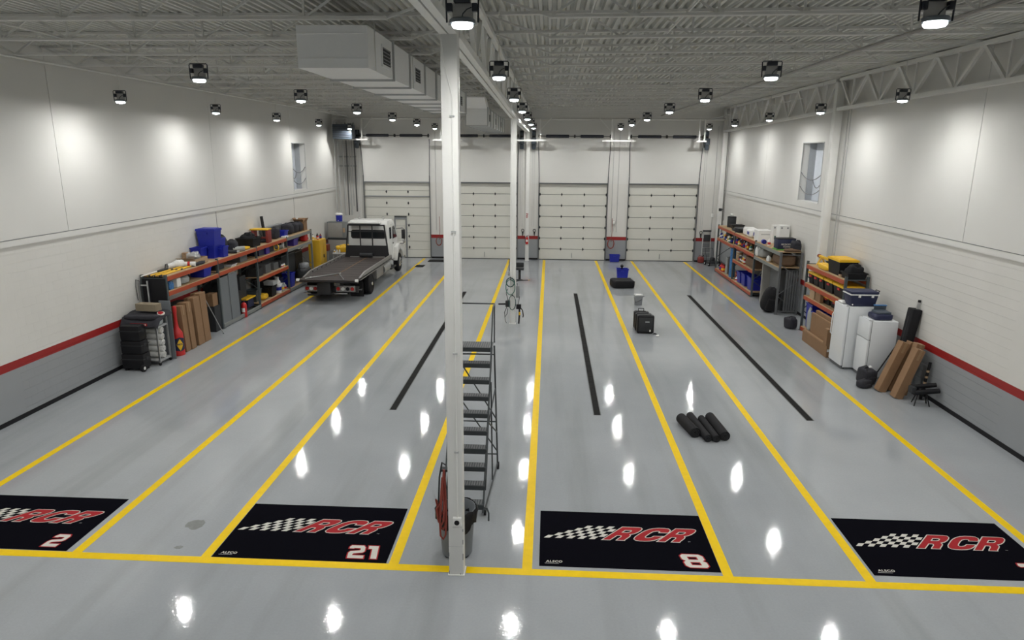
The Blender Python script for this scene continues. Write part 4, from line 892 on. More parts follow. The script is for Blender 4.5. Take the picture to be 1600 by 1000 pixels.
tote('small blue tote lying left of the tall blue tote stack', (-11.52, 21.95, ZT), (.36, .4, .42)); tote('lower blue tote under the tallest one on the left rack', (-11.38, 22.45, ZT), (.5, .45, .46))
tote('topmost blue tote of the left rack stack', (-11.36, 22.42, ZT+.464), (.62, .5, .5), 0, 'blue_tote', 'blue_tote'); tote('front blue tote at the foot of the blue stack', (-11.1, 22.72, ZT), (.26, .36, .36)); tote('blue tote behind the blue stack, beside the duffel', (-11.36, 22.98, ZT), (.36, .4, .60))
bag('tall black gear bag with an orange strap behind the blue totes', (-11.52, 23.55, ZT), (.34, .4, .62), 0, 'cloth_black', .6, 4, .1); bag('round black duffel bag on the left rack', (-11.38, 24.05, ZT), (.42, .5, .40), .3, 'cloth_black', .7, 6, .05)
roll('grey foam roll at the front edge of the left rack', (-11.28, 23.85, ZT+.09), (-10.98, 24.15, ZT+.09), .09, 'cloth_grey', 'roll', 'foam_roll')
t = thing('air_gun', 'black and silver tool lying beside the grey roll', 'tool', (-11.1, 23.45, ZT)); obj('tool_body', MB().cyl((-.15, 0, .06), (.12, .1, .06), .06, 10), 'charcoal', t); obj('tool_tip', MB().cyl((.12, .1, .06), (.2, .13, .06), .03, 8), 'silver', t)
softlump('yellow_cloth', 'yellow cloth under the black tray bin', 'cloth', (-11.2, 24.6, ZT), (.4, .4, .09), 'yellow', .6, 5, .1)
tote('wide black tray bin full of dark hoses on the left rack', (-11.32, 25.35, ZT), (.66, .75, .34), 0, 'black', None, 'bin')
softlump('hose_heap', 'dark coiled hoses heaped in the black tray bin', 'hoses', (-11.34, 25.35, ZT+.06), (.5, .55, .42), 'rubber', .7, 21, .2)
t = thing('red_stand', 'red stand with a flat yellow top on the left rack', 'stand', (-11.3, 26.55, ZT)); obj('yellow_top', MB().bx(-.38, .32, -.25, .2, .5, .55), 'yellow', t, bevel=.01)
for x in (-.3, .27): obj('red_leg', MB().bx(x-.05, x+.05, -.2, .15, 0, .5), 'dred', t, bevel=.01)
obj('lower_rail', MB().bx(-.25, .22, -.03, .03, .15, .22), 'dred', t, smooth=0)
softlump('dark_rags', 'dark rags stuffed under the yellow-topped stand', 'rags', (-11.32, 26.55, ZT), (.4, .3, .14), 'cloth_black', .6, 33, .2)
t = thing('black_tube', 'black tube leaning upright against the left wall above the rack', 'tube', (-11.42, 27.1, ZT+.03)); obj('pipe', MB().cyl((0, 0, 0), (-.17, .2, .9), .06, 14), 'black', t); obj('end_cap', MB().cyl((-.168, .198, .885), (-.173, .204, .915), .063, 14), 'charcoal', t)
t = thing('long_case', 'long grey case lying along the wall at the back of the rack', 'case', (-11.62, 28.0, ZT)); obj('case_shell', MB().bx(-.07, .07, -.75, 1.3, .2, .42), 'dgrey', t, bevel=.02); obj('case_lid', MB().bx(-.072, .072, -.755, 1.305, .42, .48), 'grey', t, bevel=.01)
for y in (-.6, 1.1): obj('support_block', MB().bx(-.06, .06, y-.08, y+.08, 0, .2), 'dgrey', t, smooth=0)
bag('slouched black bag left of the small blue tote', (-11.28, 27.75, ZT), (.38, .4, .46), 0, 'cloth_black', .6, 14, .1); tote('small blue tote in the middle of the left rack top', (-11.3, 28.45, ZT), (.5, .42, .26)); carton('flat white pack at the shelf edge below the small blue tote', (-11.05, 28.25, ZT), (.2, .34, .06), 0, 'white', tape=False, name='white_pack')
for i, y in enumerate((29.35, 29.95, 30.5)): bag('black quilted equipment bag on the left rack, %s of a row of three' % ORD[i], (-11.35, y, ZT), (.5, .52, .46-.02*i), 0, 'cloth_black', .6, 40+i, .08, grp='black bags in a row')
carton('open cardboard box at the far end of the left rack top', (-11.35, 31.0, ZT), (.46, .4, .4), 0, 'card', True)
# ---------------- left rack, second shelf
Z2 = 1.92
t = thing('drink_pack', 'blue shrink-wrapped bottle pack on the second shelf near end', 'bottle pack', (-11.1, 19.2, Z2)); 
for x in (-.08, 0, .08):
    for y in (-.08, 0, .08): obj('bottle_body', MB().lathe([(.035, 0), (.038, .16), (.014, .2), (.014, .23)], (x, y, 0), 8), 'pattern_blue', t)
carton('white carton with red printing on the second left shelf', (-11.1, 19.6, Z2), (.22, .22, .26), 0, 'white', tape=False, name='printed_carton'); o_ = C.objects[-1]
softlump('grey_sheet', 'crumpled grey sheet on the second left shelf', 'sheet', (-11.2, 20.1, Z2), (.4, .5, .22), 'cloth_grey', .6, 51, .15)
tote('blue tote on the second left shelf near bay', (-11.22, 21.35, Z2), (.5, .5, .3)); carton('dark carton deep on the second left shelf near bay', (-11.5, 20.6, Z2), (.3, .6, .28), 0, 'charcoal', tape=False)
for i in range(4): tag(obj('magazine', MB().bx(-11.3, -10.98, 23.0+.03*i, 23.42+.03*i, 1.948+i*.022, 1.968+i*.022), ('white', 'lgrey', 'white', 'silver')[i], bevel=.003, segs=1), ('lowest', 'second', 'third', 'topmost')[i]+' magazine of the stack on the second left shelf', 'magazine', 'stacked magazines')
for i, (y, w_, h_, m_, lab) in enumerate(((22.5, .5, .3, 'charcoal', 'dark crate behind the magazines'), (24.3, .6, .32, 'dgrey', 'dark grey crate under the black tray bin'), (25.9, .5, .3, 'navy', 'navy crate left of the purple box'), (26.9, .4, .3, 'charcoal', 'dark crate right of the purple box'))): carton(lab+' on the left rack', (-11.35, y, 1.95 if y < 25 else 1.94), (.5, w_, h_), 0, m_, tape=False, name='storage_crate')
carton('dark blue box with pink marks on the second left shelf', (-11.2, 26.35, 1.94), (.34, .34, .3), 0, 'purple', tape=False, name='blue_box')
coil('small yellow hose loop hanging at the second left shelf', -11.02, 27.2, 2.2, .1, .12, 'yellow', 2, .02)
roll('pale rolled sleeve on the second left shelf', (-11.3, 27.65, 2.03), (-11.0, 27.75, 2.03), .085, 'cloth_grey', 'roll', 'sleeve_roll'); carton('white flat bracket on the second left shelf', (-11.05, 27.95, 1.94), (.1, .06, .26), 0, 'white', tape=False, name='white_bracket')
tote('purple-blue tote in the far bay of the left rack', (-11.18, 29.3, 1.88), (.4, .55, .3), 0, 'purple')
t = thing('fuel_jug', 'red fuel jug in the far bay of the left rack', 'fuel can', (-11.15, 30.75, 1.88)); obj('jug', MB().soft((0, 0, 0), (.3, .4, .34), .45, 3, .02), 'red', t, smooth=60); obj('jug_handle', MB().tube([(0, -.12, .3), (0, -.1, .4), (0, .1, .4), (0, .12, .3)], .018, 6), 'red', t); obj('cap', MB().cyl((0, .16, .28), (0, .2, .36), .03, 8), 'black', t)
bottle('white jug at the far end of the left rack', (-11.1, 31.0, 1.88), .07, .3, 'white', 'blue_tote')
# ---------------- left rack, third shelf and floor level
for i, (y, m_, h_) in enumerate(((25.55, 'charcoal', .3), (26.3, 'dgrey', .34), (27.1, 'dgrey', .28), (27.75, 'charcoal', .25))): carton('dark parts box on the third left shelf, %s from the near end' % ORD[i], (-11.3, y, 1.19), (.5, .5, h_), 0, m_, tape=False, name='parts_box', grp='dark parts boxes')
for i in range(3): bottle('small white bottle at the third left shelf edge, %s from the near end' % ORD[i], (-11.0, 27.55+.14*i, 1.19), .04, .14, 'white', 'white', 'small white bottles')
ZF = .19
t = thing('propane_tank', 'white propane tank on the bottom left shelf', 'gas tank', (-11.3, 27.65, ZF)); obj('tank', MB().lathe([(.1, 0), (.15, .06), (.155, .12), (.155, .34), (.13, .42), (.05, .47)], n=16), 'white', t); obj('collar', MB().cyl((0, 0, .45), (0, 0, .58), .09, 14, caps=False), 'white', t); obj('valve', MB().cyl((0, 0, .46), (0, 0, .54), .03, 8), 'silver', t)
bucket('white bucket with a blue label on the bottom left shelf', (-11.1, 27.25, ZF), .15, .38, 'white', 'white', 'blue_tote')
tote('open black bin on the bottom left shelf', (-11.2, 26.6, ZF), (.42, .5, .42), 0, 'black', None, 'bin'); carton('white tray upside down over the black bin', (-11.2, 26.75, ZF+.425), (.4, .4, .16), 0, 'lgrey', tape=False, name='white_tray')
softlump('orange_bag', 'orange-yellow sack on the bottom left shelf', 'sack', (-11.25, 25.95, ZF), (.4, .6, .2), 'yellow', .6, 61, .1); tote('grey-green crate behind the orange sack', (-11.4, 25.6, ZF), (.4, .5, .46), 0, 'rack_green', None, 'crate'); tote('blue tote behind the propane tank', (-11.35, 27.98, ZF+.0), (.3, .26, .5), 0, 'navy')
for i in range(2): bottle('clear plastic jug on the bottom left shelf by the white bucket, %s' % ('left one', 'right one')[i], (-11.08, 27.62+.25*i, ZF), .09, .34-.04*i, 'clear', 'white', 'clear jugs')
tote('blue tote on the low shelf of the far left bay', (-11.15, 28.6, ZF), (.4, .45, .6)); carton('blue box on the floor shelf under the second left bay', (-11.3, 24.6, 0.19), (.4, .5, .32), 0, 'navy', tape=False, name='blue_box')
carton('orange flat tray over the blue floor box in the second left bay', (-11.3, 24.55, .515), (.5, .8, .05), 0, 'yellow', tape=False, name='orange_tray')
for i, (x, y, h_) in enumerate(((-11.45, 23.9, .9), (-11.5, 24.5, .8))): carton('dark crate stack deep in the second left bay, %s' % ('nearer', 'farther')[i], (x, y, .57 if i else 0), (.4, .5, h_), 0, 'charcoal', tape=False, name='dark_crate')
extinguisher('red fire extinguisher standing on the floor by the grey panels', (-10.98, 23.72, 0), 1.3)
# leaning panels, cartons, dump can, cart
for i, (x, y, w_, h_, r_) in enumerate(((-10.99, 22.37, .62, 1.72, .012), (-10.97, 23.01, .62, 1.74, .012))):
    t = thing('leaning_sheet', 'grey steel panel leaning on the left rack, %s the camera' % ('nearer', 'farther from')[i], 'panel', (x+.03, y, 0), rot=(0, -r_, 0), group='leaning grey panels'); obj('sheet', MB().bx(-.03, 0, -w_/2, w_/2, 0.003, h_), 'panel_grey', t, bevel=.004, segs=1); obj('edge_fold', MB().bx(-.05, .004, w_/2-.012, w_/2, .003, h_), 'dgrey', t, smooth=0)
carton('small carton wedged behind the leaning rod under the left rack', (-11.15, 21.75, .86), (.26, .34, .42), 0, 'card'); carton('dark crate carrying the small carton under the left rack', (-11.15, 21.75, 0), (.34, .4, .855), 0, 'charcoal', tape=False, name='dark_crate')
t = thing('metal_rod', 'thin silver rod leaning beside the tall cartons', 'rod', (-10.68, 21.4, 0)); obj('rod', MB().cyl((0, 0, .013), (-.24, -.55, 1.32), .014, 8), 'silver', t); obj('rod_tip', MB().cyl((0, 0, .0), (0, 0, .02), .02, 8), 'charcoal', t)
for i, (y, h_, x) in enumerate(((19.32, 1.40, -10.90), (19.62, 1.44, -10.88), (20.10, 1.50, -10.88), (20.50, 1.56, -10.88))): carton('tall narrow cardboard box under the left rack, %s from the red fuel can' % ORD[i], (x, y, 0), (.30, .26 if i < 2 else .36, h_), 0, 'card', rot=(0, -.04, 0), grp='tall boxes under the left rack', name='tall_box')
t = thing('fuel_dump_can', 'tall red fuel dump can with a yellow diamond logo by the left rack', 'fuel can', (-10.86, 18.95, 0))
obj('can_body', MB().lathe([(.17, 0), (.175, .02), (.165, .05), (.16, .62), (.15, .68), (.07, .82), (.05, .95), (.045, 1.2), (.06, 1.38), (.055, 1.45), (.04, 1.47)], n=22), 'red', t)
def wrap(name, r, a0, a1, z0, z1, m_, par, n=8, fn=None):
    mb = MB(); vs = []
    for k in range(n+1):
        a = a0+(a1-a0)*k/n; u = k/n; lo, hi = (z0, z1) if not fn else fn(u)
        vs += [(r*math.cos(a), r*math.sin(a), lo), (r*math.cos(a), r*math.sin(a), hi)]
    mb.add(vs, [(2*k, 2*k+2, 2*k+3, 2*k+1) for k in range(n)]); return obj(name, mb, m_, par)
wrap('logo_field', .168, -1.75, .25, .12, .56, 'navy', t, 10, lambda u: (.13+.10*abs(u-.5), .56-.12*abs(u-.5)))
wrap('logo_diamond', .171, -1.35, -.15, .15, .5, 'yellow', t, 10, lambda u: (.34-.19*(1-abs(2*u-1)), .34+.17*(1-abs(2*u-1))))
v_, f_ = text_geo('SUNOCO', .075, grow=.003); flat_obj('logo_lettering', ([((.1735)*math.cos(-.75+x/.1735), .1735*math.sin(-.75+x/.1735), y) for x, y, z in v_], f_), 'navy', t, (0, 0, .345))
# cart with towel rolls
t = thing('wire_cart', 'silver frame cart loaded with white rolls by the left wall', 'cart', (-11.2, 18.05, 0))
fx0, fx1, fy0, fy1 = -.46, .38, -.18, .36
for x in (fx0, fx1):
    for y in (fy0, fy1): obj('post', MB().bx(x-.02, x+.02, y-.02, y+.02, .08, 1.32), 'silver', t, smooth=0)
for z in (.10, 1.06, 1.30):
    for y in (fy0, fy1): obj('rail', MB().bx(fx0, fx1, y-.018, y+.018, z, z+.036), 'silver', t, smooth=0)
    for x in (fx0, fx1): obj('rail', MB().bx(x-.018, x+.018, fy0, fy1, z, z+.036), 'silver', t, smooth=0)
obj('cart_floor', MB().bx(fx0, fx1, fy0, fy1, .136, .15), 'lgrey', t, smooth=0); obj('cart_shelf', MB().bx(fx0, fx1, fy0, fy1, 1.096, 1.11), 'lgrey', t, smooth=0)
for x in (fx0, fx1):
    for y in (fy0, fy1): obj('caster', MB().cyl((x, y-.02, .04), (x, y+.02, .04), .04, 10), 'rubber', t)
obj('push_handle', MB().tube([(fx0-.02, fy0, 1.25), (fx0-.10, fy0, 1.3), (fx0-.12, fy0, 1.15), (fx0-.12, fy0, .5)], .016, 7), 'silver', t)
for i in range(5): roll('white paper roll stacked in the silver cart, %s from the bottom' % ORD[i], (-11.55, 18.16-.0*i, .245+i*.178), (-10.83, 18.16, .245+i*.178), .086, 'white', 'roll', 'paper_roll', 'paper rolls in the cart', 'lgrey')
softlump('wrap_bundle', 'clear plastic wrap bundle on the cart shelf', 'plastic wrap', (-10.95, 18.15, 1.11), (.28, .3, .17), 'clear', .6, 71, .2)
# black cases on a hand truck in front
for i, (z, h_, w_, lab) in enumerate(((0.06, .42, .62, 'lowest black hard case of the stack beside the silver cart'), (.485, .36, .58, 'middle black hard case of the stack beside the silver cart'), (.85, .42, .54, 'topmost black hard case of the stack beside the silver cart'))):
    t = thing('hard_case', lab, 'case', (-11.26, 17.5, z), group='stacked black cases')
    obj('case_shell', MB().bx(-w_/2, w_/2, -.18, .18, 0, h_), 'black', t, bevel=.03); obj('latch', MB().bx(w_/2-.02, w_/2+.012, -.05, .05, h_*.55, h_*.75), 'charcoal', t, smooth=0); obj('seam_rib', MB().bx(-w_/2-.006, w_/2+.006, -.186, .186, h_*.62, h_*.66), 'charcoal', t, smooth=0)
    if i == 0:
        for s in (-.22, .22):
            wv = obj('wheel', MB().cyl((.27, -.2+0*s, .04), (.33, -.2, .04), .1, 18), 'rubber', t) if s > 0 else obj('foot', MB().bx(-.28, -.2, -.12, .12, -.06, 0), 'black', t, smooth=0)
            if s > 0: obj('hub', MB().cyl((.332, -.2, .04), (.338, -.2, .04), .045, 14), 'white', wv)
        obj('foot', MB().bx(.15, .25, -.12, .15, -.06, 0), 'black', t, smooth=0)
t = thing('banner_cover', 'black cloth cover with red and white lettering over the silver cart', 'cover', (-11.13, 17.98, 1.337))
mb = MB(); nx, ny = 14, 10; vs = []
for j in range(ny+1):
    for i in range(nx+1):
        u, v = i/nx, j/ny; x = -.56+1.06*u; y = -.36+.8*v
        z = .02+.13*v+.02*math.sin(7*u+3*v)+.012*math.sin(11*v+2*u); 
        if v < .18: z -= (.18-v)*1.0
        if u > .93: z -= (u-.93)*1.0
        vs.append((x, y, z))
mb.add(vs, [(j*(nx+1)+i, j*(nx+1)+i+1, (j+1)*(nx+1)+i+1, (j+1)*(nx+1)+i) for j in range(ny) for i in range(nx)]); N0 = len(vs)
mb.add([(x, y, z-.012) for x, y, z in vs], [(j*(nx+1)+i, (j+1)*(nx+1)+i, (j+1)*(nx+1)+i+1, j*(nx+1)+i+1) for j in range(ny) for i in range(nx)])
obj('cloth', mb, 'cloth_black', t, smooth=70)
obj('red_strip', MB().bx(-.25, .22, -.372, -.364, -.13, -.06), 'print_red', t, smooth=0); mbw = MB()
for k in range(9):
    if k != 4: mbw.bx(-.24+k*.05, -.21+k*.05, -.376, -.371, -.115, -.075)
o_ = obj('white_lettering', mbw, 'print_white', t, smooth=0); o_['kind'] = 'stuff'
em = obj('round_emblem', MB().cyl((.40, .05, .125), (.405, .045, .145), .10, 18), 'print_white', t); obj('emblem_centre', MB().cyl((.402, .047, .135), (.408, .043, .150), .08, 18), 'print_red', em)
obj('side_folds', MB().soft((-.05, .02, -.0), (.98, .6, .13), .4, 9, .05), 'cloth_black', t, smooth=60)
carton('long tan canvas-covered box on top of the black banner cover', (-11.12, 18.12, 1.53), (.62, .26, .2), -.12, 'tan', tape=False, name='canvas_box')
tag(obj('plywood_board', MB().bx(-11.05, -10.72, 18.52, 18.545, 0, 1.72), 'panel_grey', bevel=.003, segs=1), 'grey board standing upright behind the silver cart', 'board')
t = thing('hand_truck', 'silver hand truck leaning on the wall behind the rack end', 'hand truck', (-11.55, 18.72, 0)); 
for x in (-.12, .12): obj('rail', MB().bx(x-.02, x+.02, -.02, .02, .0, 2.25), 'silver', t, smooth=0)
for z in (.3, .9, 1.5, 2.1): obj('cross_bar', MB().bx(-.1, .1, -.015, .015, z, z+.04), 'silver', t, smooth=0)
obj('toe_plate', MB().bx(-.15, .15, -.2, .0, 0, .012), 'silver', t, smooth=0); obj('cable', MB().tube([(-.12, -.02, 2.25), (-.15, -.1, 2.3), (-.16, -.12, 2.1), (-.15, -.1, 1.7)], .01, 6), 'charcoal', t)
tag(obj('end_sheet', MB().bx(-11.64, -10.96, 18.80, 18.82, 1.15, 2.30), 'black', bevel=.003, segs=1), 'black sheet hung on the near end of the left rack', 'sheet')
t = thing('blue_post_pad', 'dark blue padded post behind the red fuel can', 'pad', (-11.02, 18.7, 0)); obj('pad', MB().lathe([(.07, 0), (.08, .02), (.08, 1.5), (.05, 1.55)], n=14), 'navy', t); obj('pad_cap', MB().lathe([(.05, 1.55), (.06, 1.57), (.02, 1.6)], n=14), 'charcoal', t)
# far end of the left wall
t = thing('safety_cabinet', 'tall yellow safety cabinet at the far end of the left rack', 'cabinet', (-11.1, 32.35, 0)); obj('cabinet_body', MB().bx(-.28, .28, -.45, .45, .06, 1.78), 'cabinet_yellow', t, bevel=.008, segs=1); obj('door_leaf', MB().bx(.28, .295, -.43, -.01, .1, 1.74), 'cabinet_yellow', t, smooth=0); obj('door_leaf', MB().bx(.28, .295, .01, .43, .1, 1.74), 'cabinet_yellow', t, smooth=0); obj('latch', MB().bx(.295, .32, -.04, .04, .9, 1.05), 'charcoal', t, smooth=0); obj('plinth', MB().bx(-.26, .26, -.43, .43, 0, .06), 'charcoal', t, smooth=0)
for i, (x, y, m_, h_) in enumerate(((-11.2, 32.1, 'white', .2), (-11.0, 32.2, 'red', .16), (-11.1, 32.45, 'charcoal', .22), (-11.0, 32.6, 'dred', .18))): bottle('spray bottle on top of the yellow cabinet, %s from the camera' % ORD[i], (x, y, 1.78), .06, h_+.05, m_, 'charcoal', 'bottles on the yellow cabinet')
tote('grey bin standing beyond the yellow cabinet', (-11.0, 33.25, 0), (.5, .6, 1.1), 0, 'grey', None, 'bin'); carton('small dark red box on the grey bin', (-11.05, 33.3, 1.1), (.4, .4, .3), 0, 'dred', tape=False, name='red_box')
t = thing('work_cart', 'low white cart heaped with yellow straps before the tool cabinet', 'cart', (-10.55, 34.6, 0)); obj('cart_top', MB().bx(-.45, .45, -.4, .4, .78, .84), 'white', t, bevel=.01)
for x in (-.4, .4):
    for y in (-.35, .35): obj('cart_leg', MB().bx(x-.02, x+.02, y-.02, y+.02, .06, .78), 'lgrey', t, smooth=0); obj('caster', MB().cyl((x-.02, y, .03), (x+.02, y, .03), .03, 10), 'rubber', t)
obj('lower_tray', MB().bx(-.42, .42, -.37, .37, .3, .33), 'lgrey', t, smooth=0)
softlump('strap_heap', 'yellow ratchet straps heaped on the white cart', 'straps', (-10.5, 34.6, .84), (.75, .5, .36), 'yellow', .75, 81, .25)
for i in range(3): bottle('white bottle on the work cart edge, %s from the left' % ORD[i], (-10.88+.13*i, 34.27, .84), .04, .2, 'white', 'charcoal', 'white bottles on the cart')
t = thing('floor_machine', 'dark wheeled floor machine parked in the far bay of the left rack', 'machine', (-11.0, 29.9, ZF)); obj('machine_body', MB().soft((0, .15, .1), (.5, 1.0, .5), .5, 6, .06), 'charcoal', t, smooth=60); obj('tank', MB().soft((-.02, .25, .5), (.4, .5, .3), .5, 3, .04), 'grey', t, smooth=60)
for y in (-.3, .5):
    wv = obj('wheel', MB().cyl((.2, y, .15), (.28, y, .15), .15, 18), 'rubber', t); obj('hub', MB().cyl((.281, y, .15), (.29, y, .15), .07, 12), 'grey', wv)
obj('handlebar', MB().tube([(0, -.3, .4), (.05, -.55, .9), (.2, -.6, 1.0)], .02, 7), 'charcoal', t); obj('hose', MB().tube([(.2, .5, .4), (.3, .75, .35), (.3, .95, .15), (.2, .8, .05)], .025, 7), 'charcoal', t)

# dark goods filling the back of the left bays
for i, (x, y, z, d, m_, lab) in enumerate((
    (-11.45, 19.3, 0, (.42, .7, 1.2), 'black', 'black crate behind the nearest tall cartons'), (-11.45, 20.2, 0, (.42, .8, 1.3), 'charcoal', 'charcoal crate behind the farther tall cartons'), (-11.45, 21.05, 0, (.42, .7, 1.15), 'dgrey', 'dark grey crate behind the silver rod'),
    (-11.5, 19.4, Z2, (.3, .9, .34), 'black', 'black box at the back of the second shelf near end'), (-11.52, 22.9, 0.19, (.3, 1.3, 1.5), 'charcoal', 'charcoal locker behind the grey steel sheets'),
    (-11.55, 25.9, 1.19, (.2, 1.4, .6), 'black', 'black board at the back of the third shelf'), (-11.55, 27.3, 1.19, (.2, 1.3, .58), 'charcoal', 'charcoal board at the back of the third shelf'), (-11.58, 26.9, ZF, (.1, 1.7, .75), 'black', 'black sheet pack at the back of the bottom shelf'),
    (-11.5, 29.2, .19, (.3, 1.6, 1.35), 'charcoal', 'charcoal locker at the back of the far left bay'), (-11.5, 30.5, .19, (.3, .9, 1.3), 'black', 'black locker at the back of the far left bay'), (-11.5, 29.9, 1.88, (.26, 2.0, .34), 'charcoal', 'charcoal box at the back of the far left shelf'),
    (-11.55, 26.6, 1.94, (.2, 2.2, .32), 'black', 'black boxes pushed to the back of the second shelf'))):
    t = carton(lab, (x, y, z), d, 0, m_, tape=False, name='storage_crate', cat='crate')
    obj('lid_rim', MB().bx(-d[0]/2-.008, d[0]/2+.008, -d[1]/2-.008, d[1]/2+.008, d[2]-.06, d[2]-.03), 'dgrey', t, smooth=0)
# ================================================================== right wall, far rack
t = thing('black_drum', 'black drum standing on the far end of the right rack', 'drum', (9.0, 34.5, ZT)); obj('drum', MB().lathe([(.2, 0), (.21, .02), (.21, .5), (.19, .53), (0, .53)], n=20), 'charcoal', t); obj('drum_rim', MB().lathe([(.215, .48), (.215, .52)], n=20), 'black', t); obj('red_rag', MB().soft((-.03, 0, .53), (.16, .12, .14), .7, 3, .2), 'cloth_white', t, smooth=60)
t = thing('black_tray', 'black angled tray beside the drum on the right rack', 'tray', (9.05, 33.7, ZT)); obj('tray_body', MB().taper(0, 0, 0, .2, (.18, .22), (.3, .3)), 'charcoal', t, smooth=0); obj('tray_lip', MB().bx(-.31, .31, -.31, .31, .2, .215), 'black', t, smooth=0)
for i in range(3): tag(obj('rubber_sheet', MB().soft((8.95, 32.6-.15*i, ZT+.07*i), (.6, 1.2-.1*i, .07), .35, 90+i, .05), 'charcoal', smooth=60), ('bottom', 'middle', 'top')[i]+' black rubber sheet of the pile on the right rack', 'rubber sheet', 'black rubber sheets')
t = thing('towel_pack', 'white wrapped towel pack with a blue mark on the right rack', 'towel pack', (8.95, 30.5, ZT)); obj('pack', MB().soft((0, 0, 0), (.5, .7, .34), .35, 2, .04), 'white', t, smooth=60); obj('blue_mark', MB().bx(-.26, -.235, -.12, .12, .12, .24), 'blue_tote', t, smooth=0); obj('blue_mark', MB().bx(-.12, .12, -.37, -.335, .1, .24), 'blue_tote', t, smooth=0)
t = thing('towel_pack', 'second white wrapped pack behind the blue-marked one', 'towel pack', (9.0, 31.3, ZT)); obj('pack', MB().soft((0, 0, 0), (.5, .6, .34), .35, 5, .04), 'white', t, smooth=60); obj('fold', MB().tube([(-.2, -.29, .3), (.2, -.29, .3)], .01, 5), 'lgrey', t)
t = thing('white_box', 'plain white carton in the middle of the right rack top', 'box', (8.92, 29.1, ZT)); obj('carton_body', MB().bx(-.27, .27, -.32, .32, 0, .46), 'white', t, bevel=.008, segs=1); obj('flap_line', MB().bx(-.27, .27, -.004, .004, .459, .463), 'lgrey', t, smooth=0); obj('grey_print', MB().bx(-.18, .18, -.324, -.319, .28, .33), 'lgrey', t, smooth=0)
for i, (x, y, z, d, lab) in enumerate(((9.22, 28.5, ZT, (.28, .3, .72), 'white carton with green print, left of the pair on the right rack'), (9.2, 27.55, ZT, (.38, .4, .82), 'white carton with green print, right of the pair on the right rack'))):
    t = thing('printed_box', lab, 'box', (x, y, z), group='white and green cartons'); a, b, h = d; obj('carton_body', MB().bx(-a/2, a/2, -b/2, b/2, 0, h), 'white', t, bevel=.006, segs=1)
    for k, (z0, w_) in enumerate(((.34, .28), (.22, .3), (.10, .24))): obj('green_print', MB().bx(-w_*a, w_*a, -b/2-.003, -b/2+.001, h*z0, h*z0+.06), 'green_dark', t, smooth=0)
    for x_ in (-.3, .3): obj('grey_mark', MB().bx(x_*a-.03, x_*a+.03, -b/2-.003, -b/2+.001, h*.84, h*.92), 'grey', t, smooth=0)
t = thing('towel_box', 'black box with white towel lettering on the right rack', 'box', (8.98, 26.45, ZT+.055)); obj('carton_body', MB().bx(-.36, .30, -.22, .25, 0, .36), 'navy', t, bevel=.01); obj('box_lid', MB().bx(-.37, .31, -.20, .26, .36, .39), 'black', t, smooth=0)
flat_obj('white_lettering', text_geo('MICROFIBER', .085, grow=.003), 'print_white', t, (0, -.2225, .17), (PI/2, 0, 0)); flat_obj('white_lettering', text_geo('TOWELS', .085, grow=.003), 'print_white', t, (0, -.2225, .08), (PI/2, 0, 0))
carton('green flat tray under the black towel box', (8.95, 26.45, ZT), (.75, .5, .05), 0, 'green', tape=False, name='green_tray')
bag('black crumpled bag at the near corner of the right rack top', (9.2, 25.95, ZT), (.36, .34, .4), 0, 'cloth_black', .6, 93, .15, False); softlump('burlap_heap', 'brown crumpled cloth at the near end of the right rack top', 'cloth', (9.05, 25.85, ZT-.0), (.6, .24, .12), 'brown', .6, 95, .2)
bottle('white spray bottle at the right rack shelf edge', (8.7, 27.5, ZT), .06, .3, 'white', 'white'); roll('blue tape roll beside the white spray bottle', (8.68, 28.05, ZT+.09), (8.68, 28.2, ZT+.09), .09, 'blue_tote', 'roll', 'tape_roll')
cols = ['white', 'navy', 'blue_tote', 'dred', 'yellow', 'charcoal', 'green_dark', 'lgrey']
for i in range(18):
    y = 35.1-i*.30; r_ = R.uniform(.05, .085); zs = 1.76 if y > 32.2 else 1.82
    if abs(y-32.2) < .08: y -= .1
    bottle('coloured bottle on the second shelf of the right rack, %s from the far end' % ORD[i], (8.68+R.uniform(0, .06), y, zs), r_, R.uniform(.22, .34), R.choice(cols), R.choice(['white', 'charcoal', 'red', 'yellow']), 'bottles on the right rack')
for i in range(4): carton('dark carton behind the bottles on the right rack, %s from the far end' % ORD[i], (9.1, 34.6-i*1.25, 1.76 if i < 2 else 1.82), (.4, .8, .3), 0, ('charcoal', 'dgrey', 'navy', 'brown')[i], tape=False, name='shelf_carton', grp='cartons behind the bottles')
bucket('white bucket on the middle shelf of the right rack', (8.80, 31.9, 1.14), .15, .38, 'card_light', 'white')
for i in range(5): bottle('bottle on the middle shelf of the right rack, %s from the white bucket' % ORD[i], (8.72, 31.5-.2*i, 1.14), .06, .26+.03*(i % 2), ('navy', 'charcoal', 'dred', 'yellow', 'red')[i], 'white', 'bottles on the middle shelf')
carton('brown carton on the middle shelf of the right rack', (8.95, 29.9, 1.14), (.5, 1.2, .38), 0, 'brown')
roll('blue patterned roll standing on the bottom right shelf', (8.74, 32.75, .19), (8.74, 32.75, 1.55), .13, 'pattern_blue', 'roll', 'pattern_roll'); roll('grey-green thin roll standing left of the patterned roll', (8.72, 33.6, .19), (8.72, 33.6, 1.0), .08, 'cloth_grey', 'roll', 'thin_roll'); roll('dark thin roll standing beside the patterned roll', (8.78, 33.2, .19), (8.78, 33.2, 1.1), .08, 'charcoal', 'roll', 'thin_roll')
for i in range(2): bottle('red jug on the bottom right shelf far end, %s' % ('left one', 'right one')[i], (8.72, 34.6-.35*i, .19), .12, .34, 'red', 'red', 'red jugs')
bucket('dark red pail on the bottom right shelf', (8.85, 31.95, .19), .15, .4, 'dred', 'charcoal'); 
